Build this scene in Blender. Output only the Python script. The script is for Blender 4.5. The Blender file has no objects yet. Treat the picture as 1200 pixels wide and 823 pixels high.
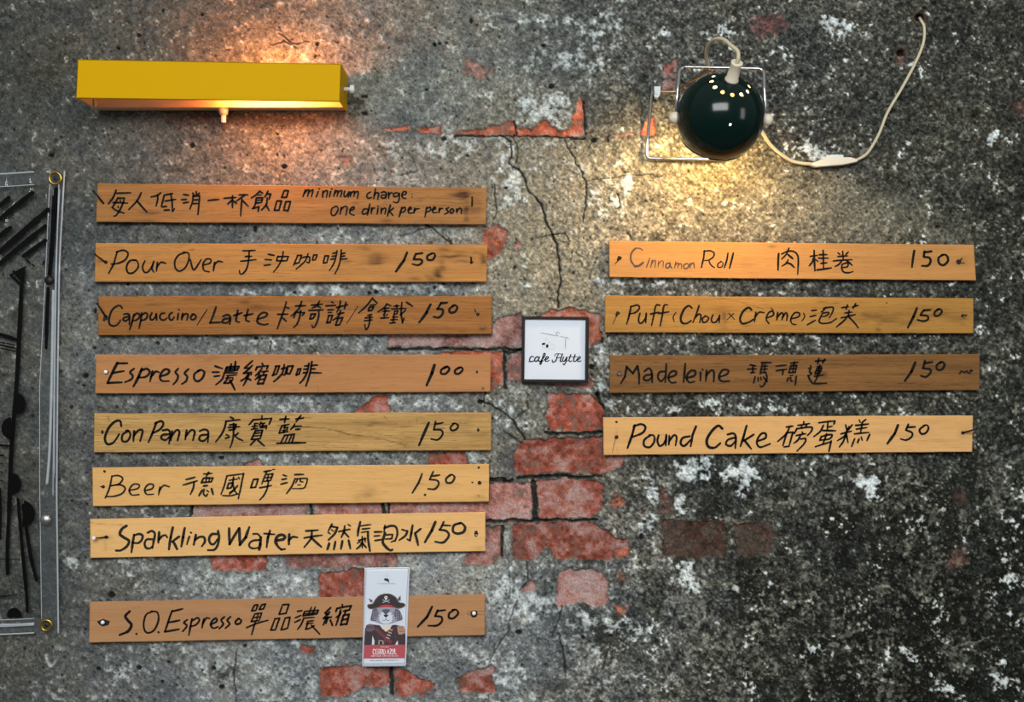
import bpy, math, random
import numpy as np
from mathutils import Vector, Matrix

# ---------------------------------------------------------------- scale and camera
S = 0.00125            # metres per photo pixel on the wall plane
D = 1500.0             # camera distance from the wall in the same unit
CX, CY, ZC = 600.0, 411.5, 1.60
scene = bpy.context.scene
COL = scene.collection

cam_d = bpy.data.cameras.new('camera'); cam = bpy.data.objects.new('camera', cam_d); COL.objects.link(cam)
cam_d.sensor_fit = 'HORIZONTAL'; cam_d.sensor_width = 36.0; cam_d.lens = 36.0 * D / 1200.0
cam.location = (0, -D * S, ZC); cam.rotation_euler = (math.radians(90), 0, 0)
cam_d.clip_start = 0.05
scene.camera = cam

vs = scene.view_settings
vs.view_transform = 'Standard'; vs.look = 'None'; vs.exposure = 0.0; vs.gamma = 1.0
vs.use_curve_mapping = False

# ---------------------------------------------------------------- world and daylight
world = bpy.data.worlds.new('room_light'); scene.world = world; world.use_nodes = True
wn = world.node_tree.nodes; wl = world.node_tree.links
wn.clear()
w_out = wn.new('ShaderNodeOutputWorld'); w_bg = wn.new('ShaderNodeBackground')
w_tc = wn.new('ShaderNodeTexCoord'); w_sep = wn.new('ShaderNodeSeparateXYZ'); w_cr = wn.new('ShaderNodeValToRGB')
w_mr = wn.new('ShaderNodeMapRange')
w_mr.inputs['From Min'].default_value = -1; w_mr.inputs['From Max'].default_value = 1
w_cr.color_ramp.elements[0].color = (0.30, 0.305, 0.305, 1)
w_cr.color_ramp.elements[1].color = (1.0, 1.01, 1.02, 1)
w_cr.color_ramp.elements[0].position = 0.25; w_cr.color_ramp.elements[1].position = 0.9
wl.new(w_tc.outputs['Generated'], w_sep.inputs[0]); wl.new(w_sep.outputs['Z'], w_mr.inputs['Value'])
wl.new(w_mr.outputs[0], w_cr.inputs[0]); wl.new(w_cr.outputs[0], w_bg.inputs['Color']); wl.new(w_bg.outputs[0], w_out.inputs['Surface'])
w_bg.inputs['Strength'].default_value = 0.35

def area_light(name, loc, target, sx, sy, energy, color):
    ld = bpy.data.lights.new(name, 'AREA'); ld.shape = 'RECTANGLE'; ld.size = sx; ld.size_y = sy
    ld.energy = energy; ld.color = color
    o = bpy.data.objects.new(name, ld); COL.objects.link(o); o.location = loc
    o.rotation_euler = (Vector(target) - Vector(loc)).to_track_quat('-Z', 'Y').to_euler()
    return o
# daylight from the shop front behind the camera and from a side window
area_light('daylight_front_window', (-0.25, -3.4, 2.85), (0.0, 0, 1.45), 2.3, 1.1, 109.0, (0.98, 0.995, 1.0))
area_light('daylight_side_window', (3.0, -2.4, 1.95), (0.3, 0, 1.7), 0.7, 1.4, 14.0, (0.98, 0.995, 1.0))

# ---------------------------------------------------------------- helpers
def lin(r, g, b):
    f = lambda c: (c / 255 / 12.92) if c <= 10 else ((c / 255 + 0.055) / 1.055) ** 2.4
    return (f(r), f(g), f(b))

def P(px, py, d=0.0):
    """point that stands d pixels (d*S metres) in front of the wall plane"""
    k = (D - d) / D
    return Vector(((px - CX) * S * k, -d * S, ZC + (CY - py) * S * k))

def tag(o, label=None, cat=None, group=None, kind=None):
    if label: o['label'] = label
    if cat: o['category'] = cat
    if group: o['group'] = group
    if kind: o['kind'] = kind
    return o

def empty(name, loc, label=None, cat=None, group=None):
    o = bpy.data.objects.new(name, None); COL.objects.link(o); o.location = loc
    o.empty_display_size = 0.03
    return tag(o, label, cat, group)

def obj(name, verts, faces, mat, parent=None, smooth=False, fmat=None):
    """one mesh object; verts in world space, stored relative to the parent's origin"""
    org = parent_origin(parent)
    me = bpy.data.meshes.new(name)
    me.from_pydata([tuple(Vector(v) - org) for v in verts], [], faces)
    mats = mat if isinstance(mat, (list, tuple)) else [mat]
    for m in mats: me.materials.append(m)
    if fmat is not None: me.polygons.foreach_set('material_index', fmat)
    if smooth: me.polygons.foreach_set('use_smooth', [True] * len(me.polygons))
    me.update()
    o = bpy.data.objects.new(name, me); COL.objects.link(o)
    if parent: o.parent = parent
    return o

def parent_origin(p):
    v = Vector((0, 0, 0))
    while p is not None:
        v = v + Vector(p.location); p = p.parent
    return v

class MB:
    def __init__(s): s.v = []; s.f = []; s.m = []
    def add(s, v, f, mi=0):
        n = len(s.v); s.v += [Vector(x) for x in v]; s.f += [tuple(i + n for i in q) for q in f]; s.m += [mi] * len(f)
    def build(s, name, mat, parent=None, smooth=False):
        return obj(name, s.v, s.f, mat, parent, smooth, s.m)
    def tube(s, pts, r, n=10, mi=0, caps=True):
        pts = [Vector(p) for p in pts]; rs = r if isinstance(r, (list, tuple)) else [r] * len(pts)
        t0 = (pts[1] - pts[0]).normalized()
        up = Vector((0, 0, 1)) if abs(t0.z) < 0.9 else Vector((1, 0, 0))
        u = t0.cross(up).normalized(); V = []; F = []
        for i, p in enumerate(pts):
            t = (pts[min(i + 1, len(pts) - 1)] - pts[max(i - 1, 0)]).normalized()
            u = (u - t * u.dot(t)).normalized(); w = t.cross(u)
            for k in range(n):
                a = 2 * math.pi * k / n
                V.append(p + (u * math.cos(a) + w * math.sin(a)) * rs[i])
        for i in range(len(pts) - 1):
            for k in range(n):
                a = i * n + k; b = i * n + (k + 1) % n
                F.append((a, b, b + n, a + n))
        if caps:
            F.append(tuple(range(n))[::-1]); F.append(tuple(range((len(pts) - 1) * n, len(pts) * n)))
        s.add(V, F, mi)
    def lathe(s, origin, axis, prof, n=24, mi=0):
        """prof: list of (radius, height along axis)"""
        origin = Vector(origin); a = Vector(axis).normalized()
        u = a.orthogonal().normalized(); w = a.cross(u); V = []; F = []
        for r, h in prof:
            for k in range(n):
                t = 2 * math.pi * k / n
                V.append(origin + a * h + (u * math.cos(t) + w * math.sin(t)) * max(r, 1e-6))
        for i in range(len(prof) - 1):
            for k in range(n):
                p = i * n + k; q = i * n + (k + 1) % n
                F.append((p, q, q + n, p + n))
        s.add(V, F, mi)
    def prism(s, front, depth_vec, mi=0):
        """closed prism from a front polygon and an extrusion vector"""
        n = len(front); fr = [Vector(p) for p in front]; bk = [p + Vector(depth_vec) for p in fr]
        F = [tuple(range(n)), tuple(range(2 * n - 1, n - 1, -1))]
        for i in range(n):
            j = (i + 1) % n; F.append((i, i + n, j + n, j))
        s.add(fr + bk, F, mi)
    def ball(s, c, r, n=16, mi=0, squash=(1, 1, 1)):
        c = Vector(c); V = []; F = []; m = n // 2
        for i in range(m + 1):
            th = math.pi * i / m
            for k in range(n):
                ph = 2 * math.pi * k / n
                V.append(c + Vector((r * squash[0] * math.sin(th) * math.cos(ph), r * squash[1] * math.sin(th) * math.sin(ph), r * squash[2] * math.cos(th))))
        for i in range(m):
            for k in range(n):
                a = i * n + k; b = i * n + (k + 1) % n
                F.append((a, a + n, b + n, b))
        s.add(V, F, mi)

def spline(pts, step=1.0):
    """Catmull-Rom through 2D or 3D points"""
    pts = [Vector(p) for p in pts]
    if len(pts) < 3: return pts
    q = [pts[0] * 2 - pts[1]] + pts + [pts[-1] * 2 - pts[-2]]; out = []
    for i in range(1, len(q) - 2):
        a, b, c, d = q[i - 1], q[i], q[i + 1], q[i + 2]
        n = max(2, min(14, int((c - b).length / step) + 1))
        for k in range(n):
            t = k / n
            out.append(0.5 * ((2 * b) + (c - a) * t + (2 * a - 5 * b + 4 * c - d) * t * t + (3 * b - a - 3 * c + d) * t ** 3))
    out.append(pts[-1]); return out

def mat(name, color=(0.5, 0.5, 0.5), rough=0.5, metal=0.0, spec=0.5, emit=None, strength=0.0, coat=0.0):
    m = bpy.data.materials.new(name); m.use_nodes = True
    b = m.node_tree.nodes['Principled BSDF']
    b.inputs['Base Color'].default_value = (*color, 1); b.inputs['Roughness'].default_value = rough
    b.inputs['Metallic'].default_value = metal; b.inputs['Specular IOR Level'].default_value = spec
    b.inputs['Coat Weight'].default_value = coat
    if emit: b.inputs['Emission Color'].default_value = (*emit, 1); b.inputs['Emission Strength'].default_value = strength
    return m

def mottled(name, color, amount=0.15, scale=60, rough=0.5, metal=0.0, bump=0.0, **kw):
    """plain material broken up with a little object-space noise"""
    m = mat(name, color, rough, metal, **kw); nt = m.node_tree; b = nt.nodes['Principled BSDF']
    tc = nt.nodes.new('ShaderNodeTexCoord'); n = nt.nodes.new('ShaderNodeTexNoise')
    n.inputs['Scale'].default_value = scale; n.inputs['Detail'].default_value = 4
    mr = nt.nodes.new('ShaderNodeMapRange'); mr.inputs['To Min'].default_value = 1 - amount; mr.inputs['To Max'].default_value = 1 + amount
    mx = nt.nodes.new('ShaderNodeMix'); mx.data_type = 'RGBA'; mx.blend_type = 'MULTIPLY'; mx.inputs[0].default_value = 1
    mx.inputs[6].default_value = (*color, 1)
    nt.links.new(tc.outputs['Object'], n.inputs['Vector']); nt.links.new(n.outputs[0], mr.inputs['Value'])
    nt.links.new(mr.outputs[0], mx.inputs[7]); nt.links.new(mx.outputs[2], b.inputs['Base Color'])
    if bump:
        bp = nt.nodes.new('ShaderNodeBump'); bp.inputs['Strength'].default_value = bump; bp.inputs['Distance'].default_value = 0.001
        nt.links.new(n.outputs[0], bp.inputs['Height']); nt.links.new(bp.outputs[0], b.inputs['Normal'])
    return m

# ---------------------------------------------------------------- array noise
_rng = np.random.RandomState(7)
_perm = np.concatenate([_rng.permutation(4096)] * 3)
_val = _rng.rand(4096).astype(np.float32)
def _h(ix, iy, seed):
    return _perm[(_perm[(ix + seed * 131) & 4095] + iy) & 4095]
def vnoise(x, y, seed=0):
    ix = np.floor(x).astype(np.int64); iy = np.floor(y).astype(np.int64)
    fx = (x - ix).astype(np.float32); fy = (y - iy).astype(np.float32)
    u = fx * fx * fx * (fx * (fx * 6 - 15) + 10); v = fy * fy * fy * (fy * (fy * 6 - 15) + 10)
    a = _val[_h(ix, iy, seed)]; b = _val[_h(ix + 1, iy, seed)]; c = _val[_h(ix, iy + 1, seed)]; d = _val[_h(ix + 1, iy + 1, seed)]
    return ((a * (1 - u) + b * u) * (1 - v) + (c * (1 - u) + d * u) * v) * 2 - 1
def fbm(x, y, scale, octaves=4, gain=0.55, seed=0):
    o = 0; amp = 1; tot = 0; f = 1.0 / scale
    for k in range(octaves):
        o = o + amp * vnoise(x * f + 17.3 * k, y * f - 9.1 * k, seed + k); tot += amp; amp *= gain; f *= 2.03
    return o / tot * 1.6
def sstep(a, b, x):
    t = np.clip((x - a) / (b - a), 0, 1); return t * t * (3 - 2 * t)
def pebbles(x, y, cell, rmin, rmax, seed, prob):
    """0..1 mask of round grains, one candidate per cell; prob is an array or number"""
    ix = np.floor(x / cell).astype(np.int64); iy = np.floor(y / cell).astype(np.int64); out = np.zeros(x.shape, np.float32)
    for dx in (-1, 0, 1):
        for dy in (-1, 0, 1):
            hx = ix + dx; hy = iy + dy; h = _h(hx, hy, seed)
            cx = (hx + _val[h]) * cell; cy = (hy + _val[(h * 7 + 13) & 4095]) * cell
            r = rmin + (rmax - rmin) * _val[(h * 3 + 101) & 4095] ** 2
            on = _val[(h * 11 + 57) & 4095] < prob
            q = _val[(h * 5 + 31) & 4095] * 0.5 + 0.75
            d = np.sqrt(((x - cx) * q) ** 2 + ((y - cy) / q) ** 2)
            out = np.maximum(out, np.where(on, np.clip((r - d) / 0.8 + 0.5, 0, 1), 0))
    return out
def seg_dist(x, y, pts):
    d = np.full(x.shape, 1e9, np.float32)
    for (x0, y0), (x1, y1) in zip(pts[:-1], pts[1:]):
        dx, dy = x1 - x0, y1 - y0; L = dx * dx + dy * dy + 1e-9
        t = np.clip(((x - x0) * dx + (y - y0) * dy) / L, 0, 1)
        d = np.minimum(d, np.hypot(x - x0 - t * dx, y - y0 - t * dy))
    return d
def poly_sd(x, y, pts):
    """signed distance, positive inside"""
    d = seg_dist(x, y, list(pts) + [pts[0]]); ins = np.zeros(x.shape, bool); n = len(pts)
    for i in range(n):
        x0, y0 = pts[i]; x1, y1 = pts[(i + 1) % n]
        if y0 == y1: continue
        c = ((y0 > y) != (y1 > y)) & (x < (x1 - x0) * (y - y0) / (y1 - y0) + x0); ins ^= c
    return np.where(ins, d, -d)
# ================================================================ the wall
def axis_coords(lo, hi, fine, margin, far):
    a = np.arange(lo, hi + fine, fine)
    l = [lo - margin * (k / 100) ** 1.6 for k in range(100, 0, -1)]; r = [a[-1] + margin * (k / 100) ** 1.6 for k in range(1, 101)]
    return np.concatenate([[lo - far], l, a, r, [a[-1] + far]]).astype(np.float64)
GX = axis_coords(-16, 1216, 1.0, 420, 900); GY = axis_coords(-16, 839, 1.0, 330, 700)
X, Y = np.meshgrid(GX, GY)

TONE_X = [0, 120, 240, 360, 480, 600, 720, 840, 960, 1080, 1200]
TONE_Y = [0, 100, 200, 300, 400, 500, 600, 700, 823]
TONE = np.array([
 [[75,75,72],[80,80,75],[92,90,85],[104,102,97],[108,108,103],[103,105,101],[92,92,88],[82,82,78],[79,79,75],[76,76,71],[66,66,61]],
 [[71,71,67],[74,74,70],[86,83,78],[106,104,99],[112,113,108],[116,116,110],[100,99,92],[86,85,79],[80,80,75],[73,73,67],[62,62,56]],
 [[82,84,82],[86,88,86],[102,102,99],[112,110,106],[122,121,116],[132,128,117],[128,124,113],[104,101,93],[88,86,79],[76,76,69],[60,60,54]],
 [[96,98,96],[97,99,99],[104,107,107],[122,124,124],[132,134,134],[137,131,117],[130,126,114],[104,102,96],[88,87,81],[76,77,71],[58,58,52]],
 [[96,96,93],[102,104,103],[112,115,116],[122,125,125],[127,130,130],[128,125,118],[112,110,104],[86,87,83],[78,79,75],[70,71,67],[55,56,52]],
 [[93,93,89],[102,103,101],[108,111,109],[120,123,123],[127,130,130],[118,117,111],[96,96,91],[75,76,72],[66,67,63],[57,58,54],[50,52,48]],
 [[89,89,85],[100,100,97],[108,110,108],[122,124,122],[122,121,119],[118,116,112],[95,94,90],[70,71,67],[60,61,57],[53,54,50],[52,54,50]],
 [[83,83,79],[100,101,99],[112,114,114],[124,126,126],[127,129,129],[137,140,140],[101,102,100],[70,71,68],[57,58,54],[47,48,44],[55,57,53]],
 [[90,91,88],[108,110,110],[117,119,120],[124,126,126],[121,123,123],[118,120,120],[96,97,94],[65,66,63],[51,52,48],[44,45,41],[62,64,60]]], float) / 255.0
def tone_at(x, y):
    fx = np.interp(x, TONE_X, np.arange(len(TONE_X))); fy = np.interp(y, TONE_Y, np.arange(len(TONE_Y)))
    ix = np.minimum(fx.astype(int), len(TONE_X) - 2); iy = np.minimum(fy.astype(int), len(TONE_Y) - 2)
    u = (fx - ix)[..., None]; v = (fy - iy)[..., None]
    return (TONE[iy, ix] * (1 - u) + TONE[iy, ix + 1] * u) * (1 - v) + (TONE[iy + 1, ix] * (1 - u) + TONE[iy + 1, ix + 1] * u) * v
def s2l(c):
    return np.where(c <= 0.04045, c / 12.92, ((np.maximum(c, 0) + 0.055) / 1.055) ** 2.4)

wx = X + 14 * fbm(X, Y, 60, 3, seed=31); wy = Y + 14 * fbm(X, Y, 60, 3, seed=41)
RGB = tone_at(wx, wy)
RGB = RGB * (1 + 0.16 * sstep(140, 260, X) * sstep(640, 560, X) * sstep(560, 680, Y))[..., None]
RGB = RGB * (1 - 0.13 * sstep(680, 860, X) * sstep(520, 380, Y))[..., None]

n60 = fbm(X, Y, 70, 4, seed=1); n20 = fbm(X, Y, 22, 4, seed=5); n8 = fbm(X, Y, 8, 3, seed=9); n3 = fbm(X, Y, 3.2, 2, seed=13)
# rough = how coarse and stained the plaster is (old bare render on the right, trowelled smooth on the left)
rough = np.clip(sstep(520, 820, X + 40 * n60), 0, 1)
sand_and_glow = sstep(-30, 25, poly_sd(X + 12 * n20, Y + 12 * n20, [(588, 162), (690, 162), (780, 175), (990, 205), (1130, 282), (715, 285), (712, 360), (600, 372), (585, 330), (600, 290), (586, 215)]))
n5 = fbm(X, Y, 5, 2, seed=17); n2 = fbm(X, Y, 2.0, 2, seed=19); n120 = fbm(X, Y, 130, 3, seed=27)
low = sstep(330, 560, Y + 30 * n60) * rough; calm = 1 - 0.55 * sand_and_glow
lum = np.exp(n120 * 0.10 + n60 * 0.13 + calm * (n20 * (0.11 + 0.05 * rough + 0.12 * low) + n8 * (0.12 + 0.04 * rough + 0.16 * low)) + n5 * (0.10 + 0.08 * rough) + n3 * (0.12 + 0.20 * rough) + n2 * (0.14 + 0.18 * rough))
RGB = RGB * (0.93 * np.clip(lum, 0.2, 2.6))[..., None]
warm = 0.02 * n60 + 0.02 * n20; RGB = RGB * np.stack([1 + warm, 1 + 0 * warm, 1 - 1.4 * warm], -1)
H = 0.9 * n60 + 0.8 * n20 + (0.45 + 0.5 * sand_and_glow + 0.25 * rough) * n8 + (0.25 + 0.28 * sand_and_glow + 0.18 * rough) * n3

def mixc(mask, c):
    global RGB
    c = np.asarray(c, float); c = c / 255.0 if c.ndim == 1 else c
    RGB = RGB * (1 - mask[..., None]) + c * mask[..., None]

# beige gritty render around the frame, plus the round lamp's light painted as beige
mixc(sand_and_glow * 0.55, np.stack([0.53 + 0.05 * n20 + 0.03 * n8 + 0.07 * n3 + 0.08 * n2, 0.505 + 0.05 * n20 + 0.03 * n8 + 0.07 * n3 + 0.08 * n2, 0.44 + 0.04 * n20 + 0.03 * n8 + 0.06 * n3 + 0.07 * n2], -1))

# dark mould, blotchy, towards the lower right
mould = sstep(0.0, 0.55, 0.9 * sstep(700, 1100, X) * sstep(430, 760, Y) + 0.42 * n20 + 0.3 * n60 - 0.25)
mixc(mould * 0.62, np.stack([0.085 + 0.03 * n8 + 0.03 * n3, 0.09 + 0.03 * n8 + 0.03 * n3, 0.075 + 0.025 * n8 + 0.025 * n3], -1))
blot = sstep(0.28, 0.5, fbm(X, Y, 38, 5, seed=141)) * rough * sstep(380, 620, Y); mixc(blot * 0.6, (22, 23, 19))
lichen = sstep(0.2, 0.55, fbm(X, Y, 45, 4, seed=151) + 0.5 * n5) * rough * (0.25 + 0.75 * low); mixc(lichen * np.clip(0.22 + 0.25 * n3 + 0.15 * n5, 0, 0.6), (146, 145, 132))
vein = sstep(0.045, 0.012, np.abs(fbm(X, Y, 30, 3, seed=161))) * sstep(0.05, 0.4, fbm(X, Y, 90, 2, seed=163)) * rough * sstep(450, 650, Y)
mixc(vein * 0.5 * np.clip(0.6 + n3, 0, 1), (142, 142, 128))
stain_l = sstep(0.15, 0.6, n60 + 0.5 * n20) * (1 - rough)
mixc(stain_l * 0.16, (52, 52, 48))

VEINS = [[(871,687),(884,700),(905,715),(915,722)],[(930,724),(940,731),(951,737),(954,722)],[(1067,695),(1063,712),(1058,729)],[(1078,715),(1090,732),(1099,744),(1113,758),(1130,756),(1146,751),(1163,744)],[(992,700),(992,715),(987,737),(982,750)],[(1023,605),(1024,628)],[(1012,680),(1030,684),(1052,694)],[(962,745),(975,753)],[(940,705),(955,692),(960,700)],[(1020,700),(1019,716)],[(870,640),(900,652),(940,648)],[(778,607),(850,608),(854,622)],[(862,612),(906,611),(908,625)],[(990,775),(1010,790),(1050,796)],[(940,790),(948,770)]]
vd = np.full(X.shape, 99, np.float32); vx = X + 3 * n20 + 1.5 * n5; vy = Y + 3 * n8
def window(cx0, cx1, cy0, cy1, pad):
    i0, i1 = np.searchsorted(GX, [cx0 - pad, cx1 + pad]); j0, j1 = np.searchsorted(GY, [cy0 - pad, cy1 + pad])
    return slice(j0, j1), slice(i0, i1)

for pts in VEINS:
    xs = [p[0] for p in pts]; ys = [p[1] for p in pts]; sl = window(min(xs), max(xs), min(ys), max(ys), 12)
    vd[sl] = np.minimum(vd[sl], seg_dist(vx[sl], vy[sl], pts))
mixc(np.clip(1.3 - vd, 0, 1) * np.clip(0.5 + 0.5 * n5 + 0.3 * n3, 0, 0.8), (136, 136, 124))
# ---- lime / paint flakes
FLAKES = [  # x, y, rx, ry, strength
 (640,25,70,12,.75),(700,28,40,16,.8),(655,70,55,20,.85),(625,75,28,14,.6),(640,128,44,20,.95),(660,118,25,12,.7),(560,120,60,22,.4),(690,45,50,20,.5),
 (500,175,80,18,.55),(560,165,40,12,.65),(600,215,22,40,.75),(625,190,30,40,.45),(640,205,40,30,.45),(480,210,70,10,.5),
 (350,340,60,9,.75),(470,340,110,8,.8),(320,400,60,10,.55),(440,398,60,10,.75),(520,404,40,9,.6),(380,275,60,10,.45),(530,272,30,12,.5),
 (340,472,50,10,.7),(440,472,60,10,.6),(510,474,50,9,.7),(345,536,60,10,.75),(420,536,60,9,.7),(555,538,14,12,.8),(470,400,90,7,.7),
 (170,598,50,9,.45),(195,600,40,8,.6),(150,666,40,20,.45),(220,672,50,20,.6),(270,690,70,18,.75),(340,690,50,22,.8),(370,670,30,20,.6),(85,660,10,12,.8),(75,655,5,9,.8),
 (130,780,40,30,.5),(60,785,40,28,.55),(40,800,30,20,.55),(180,770,40,20,.5),(250,780,60,30,.5),(330,760,60,40,.65),(355,795,40,35,.7),(300,815,60,20,.5),(345,600,25,8,.6),
 (590,690,28,26,.95),(612,700,30,34,1.0),(640,705,22,22,.9),(585,735,22,30,.65),(575,760,25,30,.7),(600,800,30,30,.6),(585,812,30,14,.6),(548,760,30,14,.5),(500,672,30,14,.55),(525,775,40,10,.55),
 (690,735,30,30,.55),(675,770,8,18,.7),(700,800,18,5,.75),(698,762,6,7,.9),(745,738,25,12,.65),(730,735,8,18,.6),(770,745,20,25,.35),(760,790,25,20,.3),
 (765,578,7,18,.9),(796,590,9,16,1.0),(812,552,26,16,.85),(826,545,10,16,.8),(872,562,8,22,1.1),(868,556,19,8,1.05),(1021,570,6,16,1.1),(1017,563,18,6,1.0),(762,615,9,16,.7),(806,671,10,12,.9),(815,690,9,8,.6),(862,690,4,5,.9),
 (705,455,14,16,.7),(710,480,16,22,.65),(700,420,20,22,.6),(598,490,22,22,.55),(585,480,12,12,.5),(640,440,20,12,.4),
 (975,28,20,9,.9),(855,35,10,6,.8),(825,38,8,5,.8),(778,36,7,7,1.0),(958,178,20,12,.8),(1160,165,6,10,.8),(720,330,18,8,.8),(760,333,30,6,.5),(850,403,60,6,.4),(1000,398,80,6,.35),(860,475,60,8,.4),(790,480,12,6,.7),(930,478,20,6,.5),
 (735,215,12,16,.85),(700,235,40,40,.45),(1000,300,60,60,.0),(1185,610,25,40,.35),(1180,700,30,40,.35),(1180,800,30,40,.45),(1060,765,12,10,.6),(1105,800,20,14,.4),(945,760,22,10,.5),(900,690,4,10,.7)]
fl = np.full(X.shape, -0.25, np.float32)
for (fx, fy, rx, ry, st) in FLAKES:
    sl = window(fx - rx * 2, fx + rx * 2, fy - ry * 2, fy + ry * 2, 4)
    q = ((X[sl] - fx) / rx) ** 2 + ((Y[sl] - fy) / ry) ** 2
    fl[sl] = np.maximum(fl[sl], st * (0.86 if fx < 560 or fy < 140 else 1.0) * np.exp(-q * 0.9) - 0.25)
flr = fl + 0.34 * n8 + 0.26 * n20 + 0.20 * n3 + 0.2 * n5
fr_ = sstep(700, 760, X); flake = sstep(0.10 + 0.08 * fr_, 0.50 - 0.12 * fr_, flr)
flc = 0.55 + 0.10 * fr_ + 0.17 * sstep(0.3, 0.9, flr) + 0.10 * n8 + 0.09 * n3 + 0.06 * n20
mixc(flake * (0.62 + 0.2 * sstep(540, 600, X) + 0.1 * fr_), np.stack([flc * 0.98, flc * 1.02, flc * 1.03], -1)); H += flake * 0.5

# ---- pale grains of aggregate and dark pin holes
dens = 0.07 + rough * (0.14 + 0.26 * low) * (1 - 0.6 * sand_and_glow) + 0.06 * sand_and_glow
pb = pebbles(X, Y, 6.5, 0.35, 2.2, 3, dens); pb2 = pebbles(X + 3 * n3, Y + 3 * n8, 17, 0.8, 4.2, 8, 0.07 + 0.42 * rough * (1 - .7 * sand_and_glow))
pb3 = pebbles(X, Y, 4.2, 0.3, 1.1, 21, 0.10 + rough * (0.16 + 0.2 * low))
pv = 0.60 + 0.12 * n20 + 0.14 * n3
pcol = np.stack([pv * 1.02, pv * 1.0, pv * 0.93], -1)
pfade = 0.55 + 0.45 * sstep(-0.3, 0.5, n20)
mixc(pb * 0.72 * pfade, pcol); mixc(pb2 * 0.55 * pfade, pcol); mixc(pb3 * 0.5, pcol)
big = pebbles(X + 2 * n5, Y + 2 * n8, 46, 1.5, 6.5, 33, 0.30 * rough); mixc(big * 0.55, np.stack([pv * .82, pv * .82, pv * .76], -1)); H += 0.5 * big
dk = pebbles(X + n3, Y + n5, 5.3, 0.4, 1.6, 37, (0.30 + 0.12 * rough) * (1 - 0.6 * sand_and_glow)); mixc(dk * 0.5, (24, 24, 22)); H -= 0.6 * dk
H += 0.5 * pb + 0.8 * pb2
dp = pebbles(X, Y, 11, 0.3, 1.7, 15, 0.30); dp2 = pebbles(X, Y, 46, 0.6, 3.0, 18, 0.30)
hole = np.maximum(dp * 0.7, dp2)
for (hx, hy, hr) in [(1078,20,6),(1056,62,5),(1095,3,3),(509,52,2.6),(515,51,2),(523,50,1.6),(372,51,2.8),(370,65,2.2),(425,113,2),(429,113,2),(427,133,3.4),(162,41,2.6),(138,56,2),(184,402,2),(300,397,2.5),(433,343,2.6),(440,342,2.6),(131,697,4.5),(646,101,3),(712,118,0.5),(520,163,3),(696,164,3.5),(700,462,3),(693,430,3.5),(608,741,3.5),(683,747,2.6),(163,783,3.5),(197,776,2),(250,783,2.5),(237,786,1.6),(260,805,3),(190,799,2),(84,477,2.4),(76,481,1.2),(97,452,1.6),(110,408,2),(84,587,1.6),(100,440,3),(345,343,2),(498,402,2.5),(563,533,0.5),(150,333,2)]:
    sl = window(hx - hr, hx + hr, hy - hr, hy + hr, 6)
    hole[sl] = np.maximum(hole[sl], np.clip((hr - np.hypot(X[sl] - hx + 0.8 * n3[sl], (Y[sl] - hy) * 1.15 + 0.8 * n8[sl])) / 1.0 + 0.5, 0, 1))
mixc(hole * 0.82, (20, 19, 17)); H -= 2.6 * hole
for (hx, hy) in [(1078, 20), (1056, 62)]:
    r = np.hypot(X - hx, Y - hy); mixc(sstep(10, 5, r + 2 * n8) * sstep(3, 6, r) * 0.6, (88, 66, 54)); H -= 7 * sstep(5.5, 3.5, r)

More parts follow.
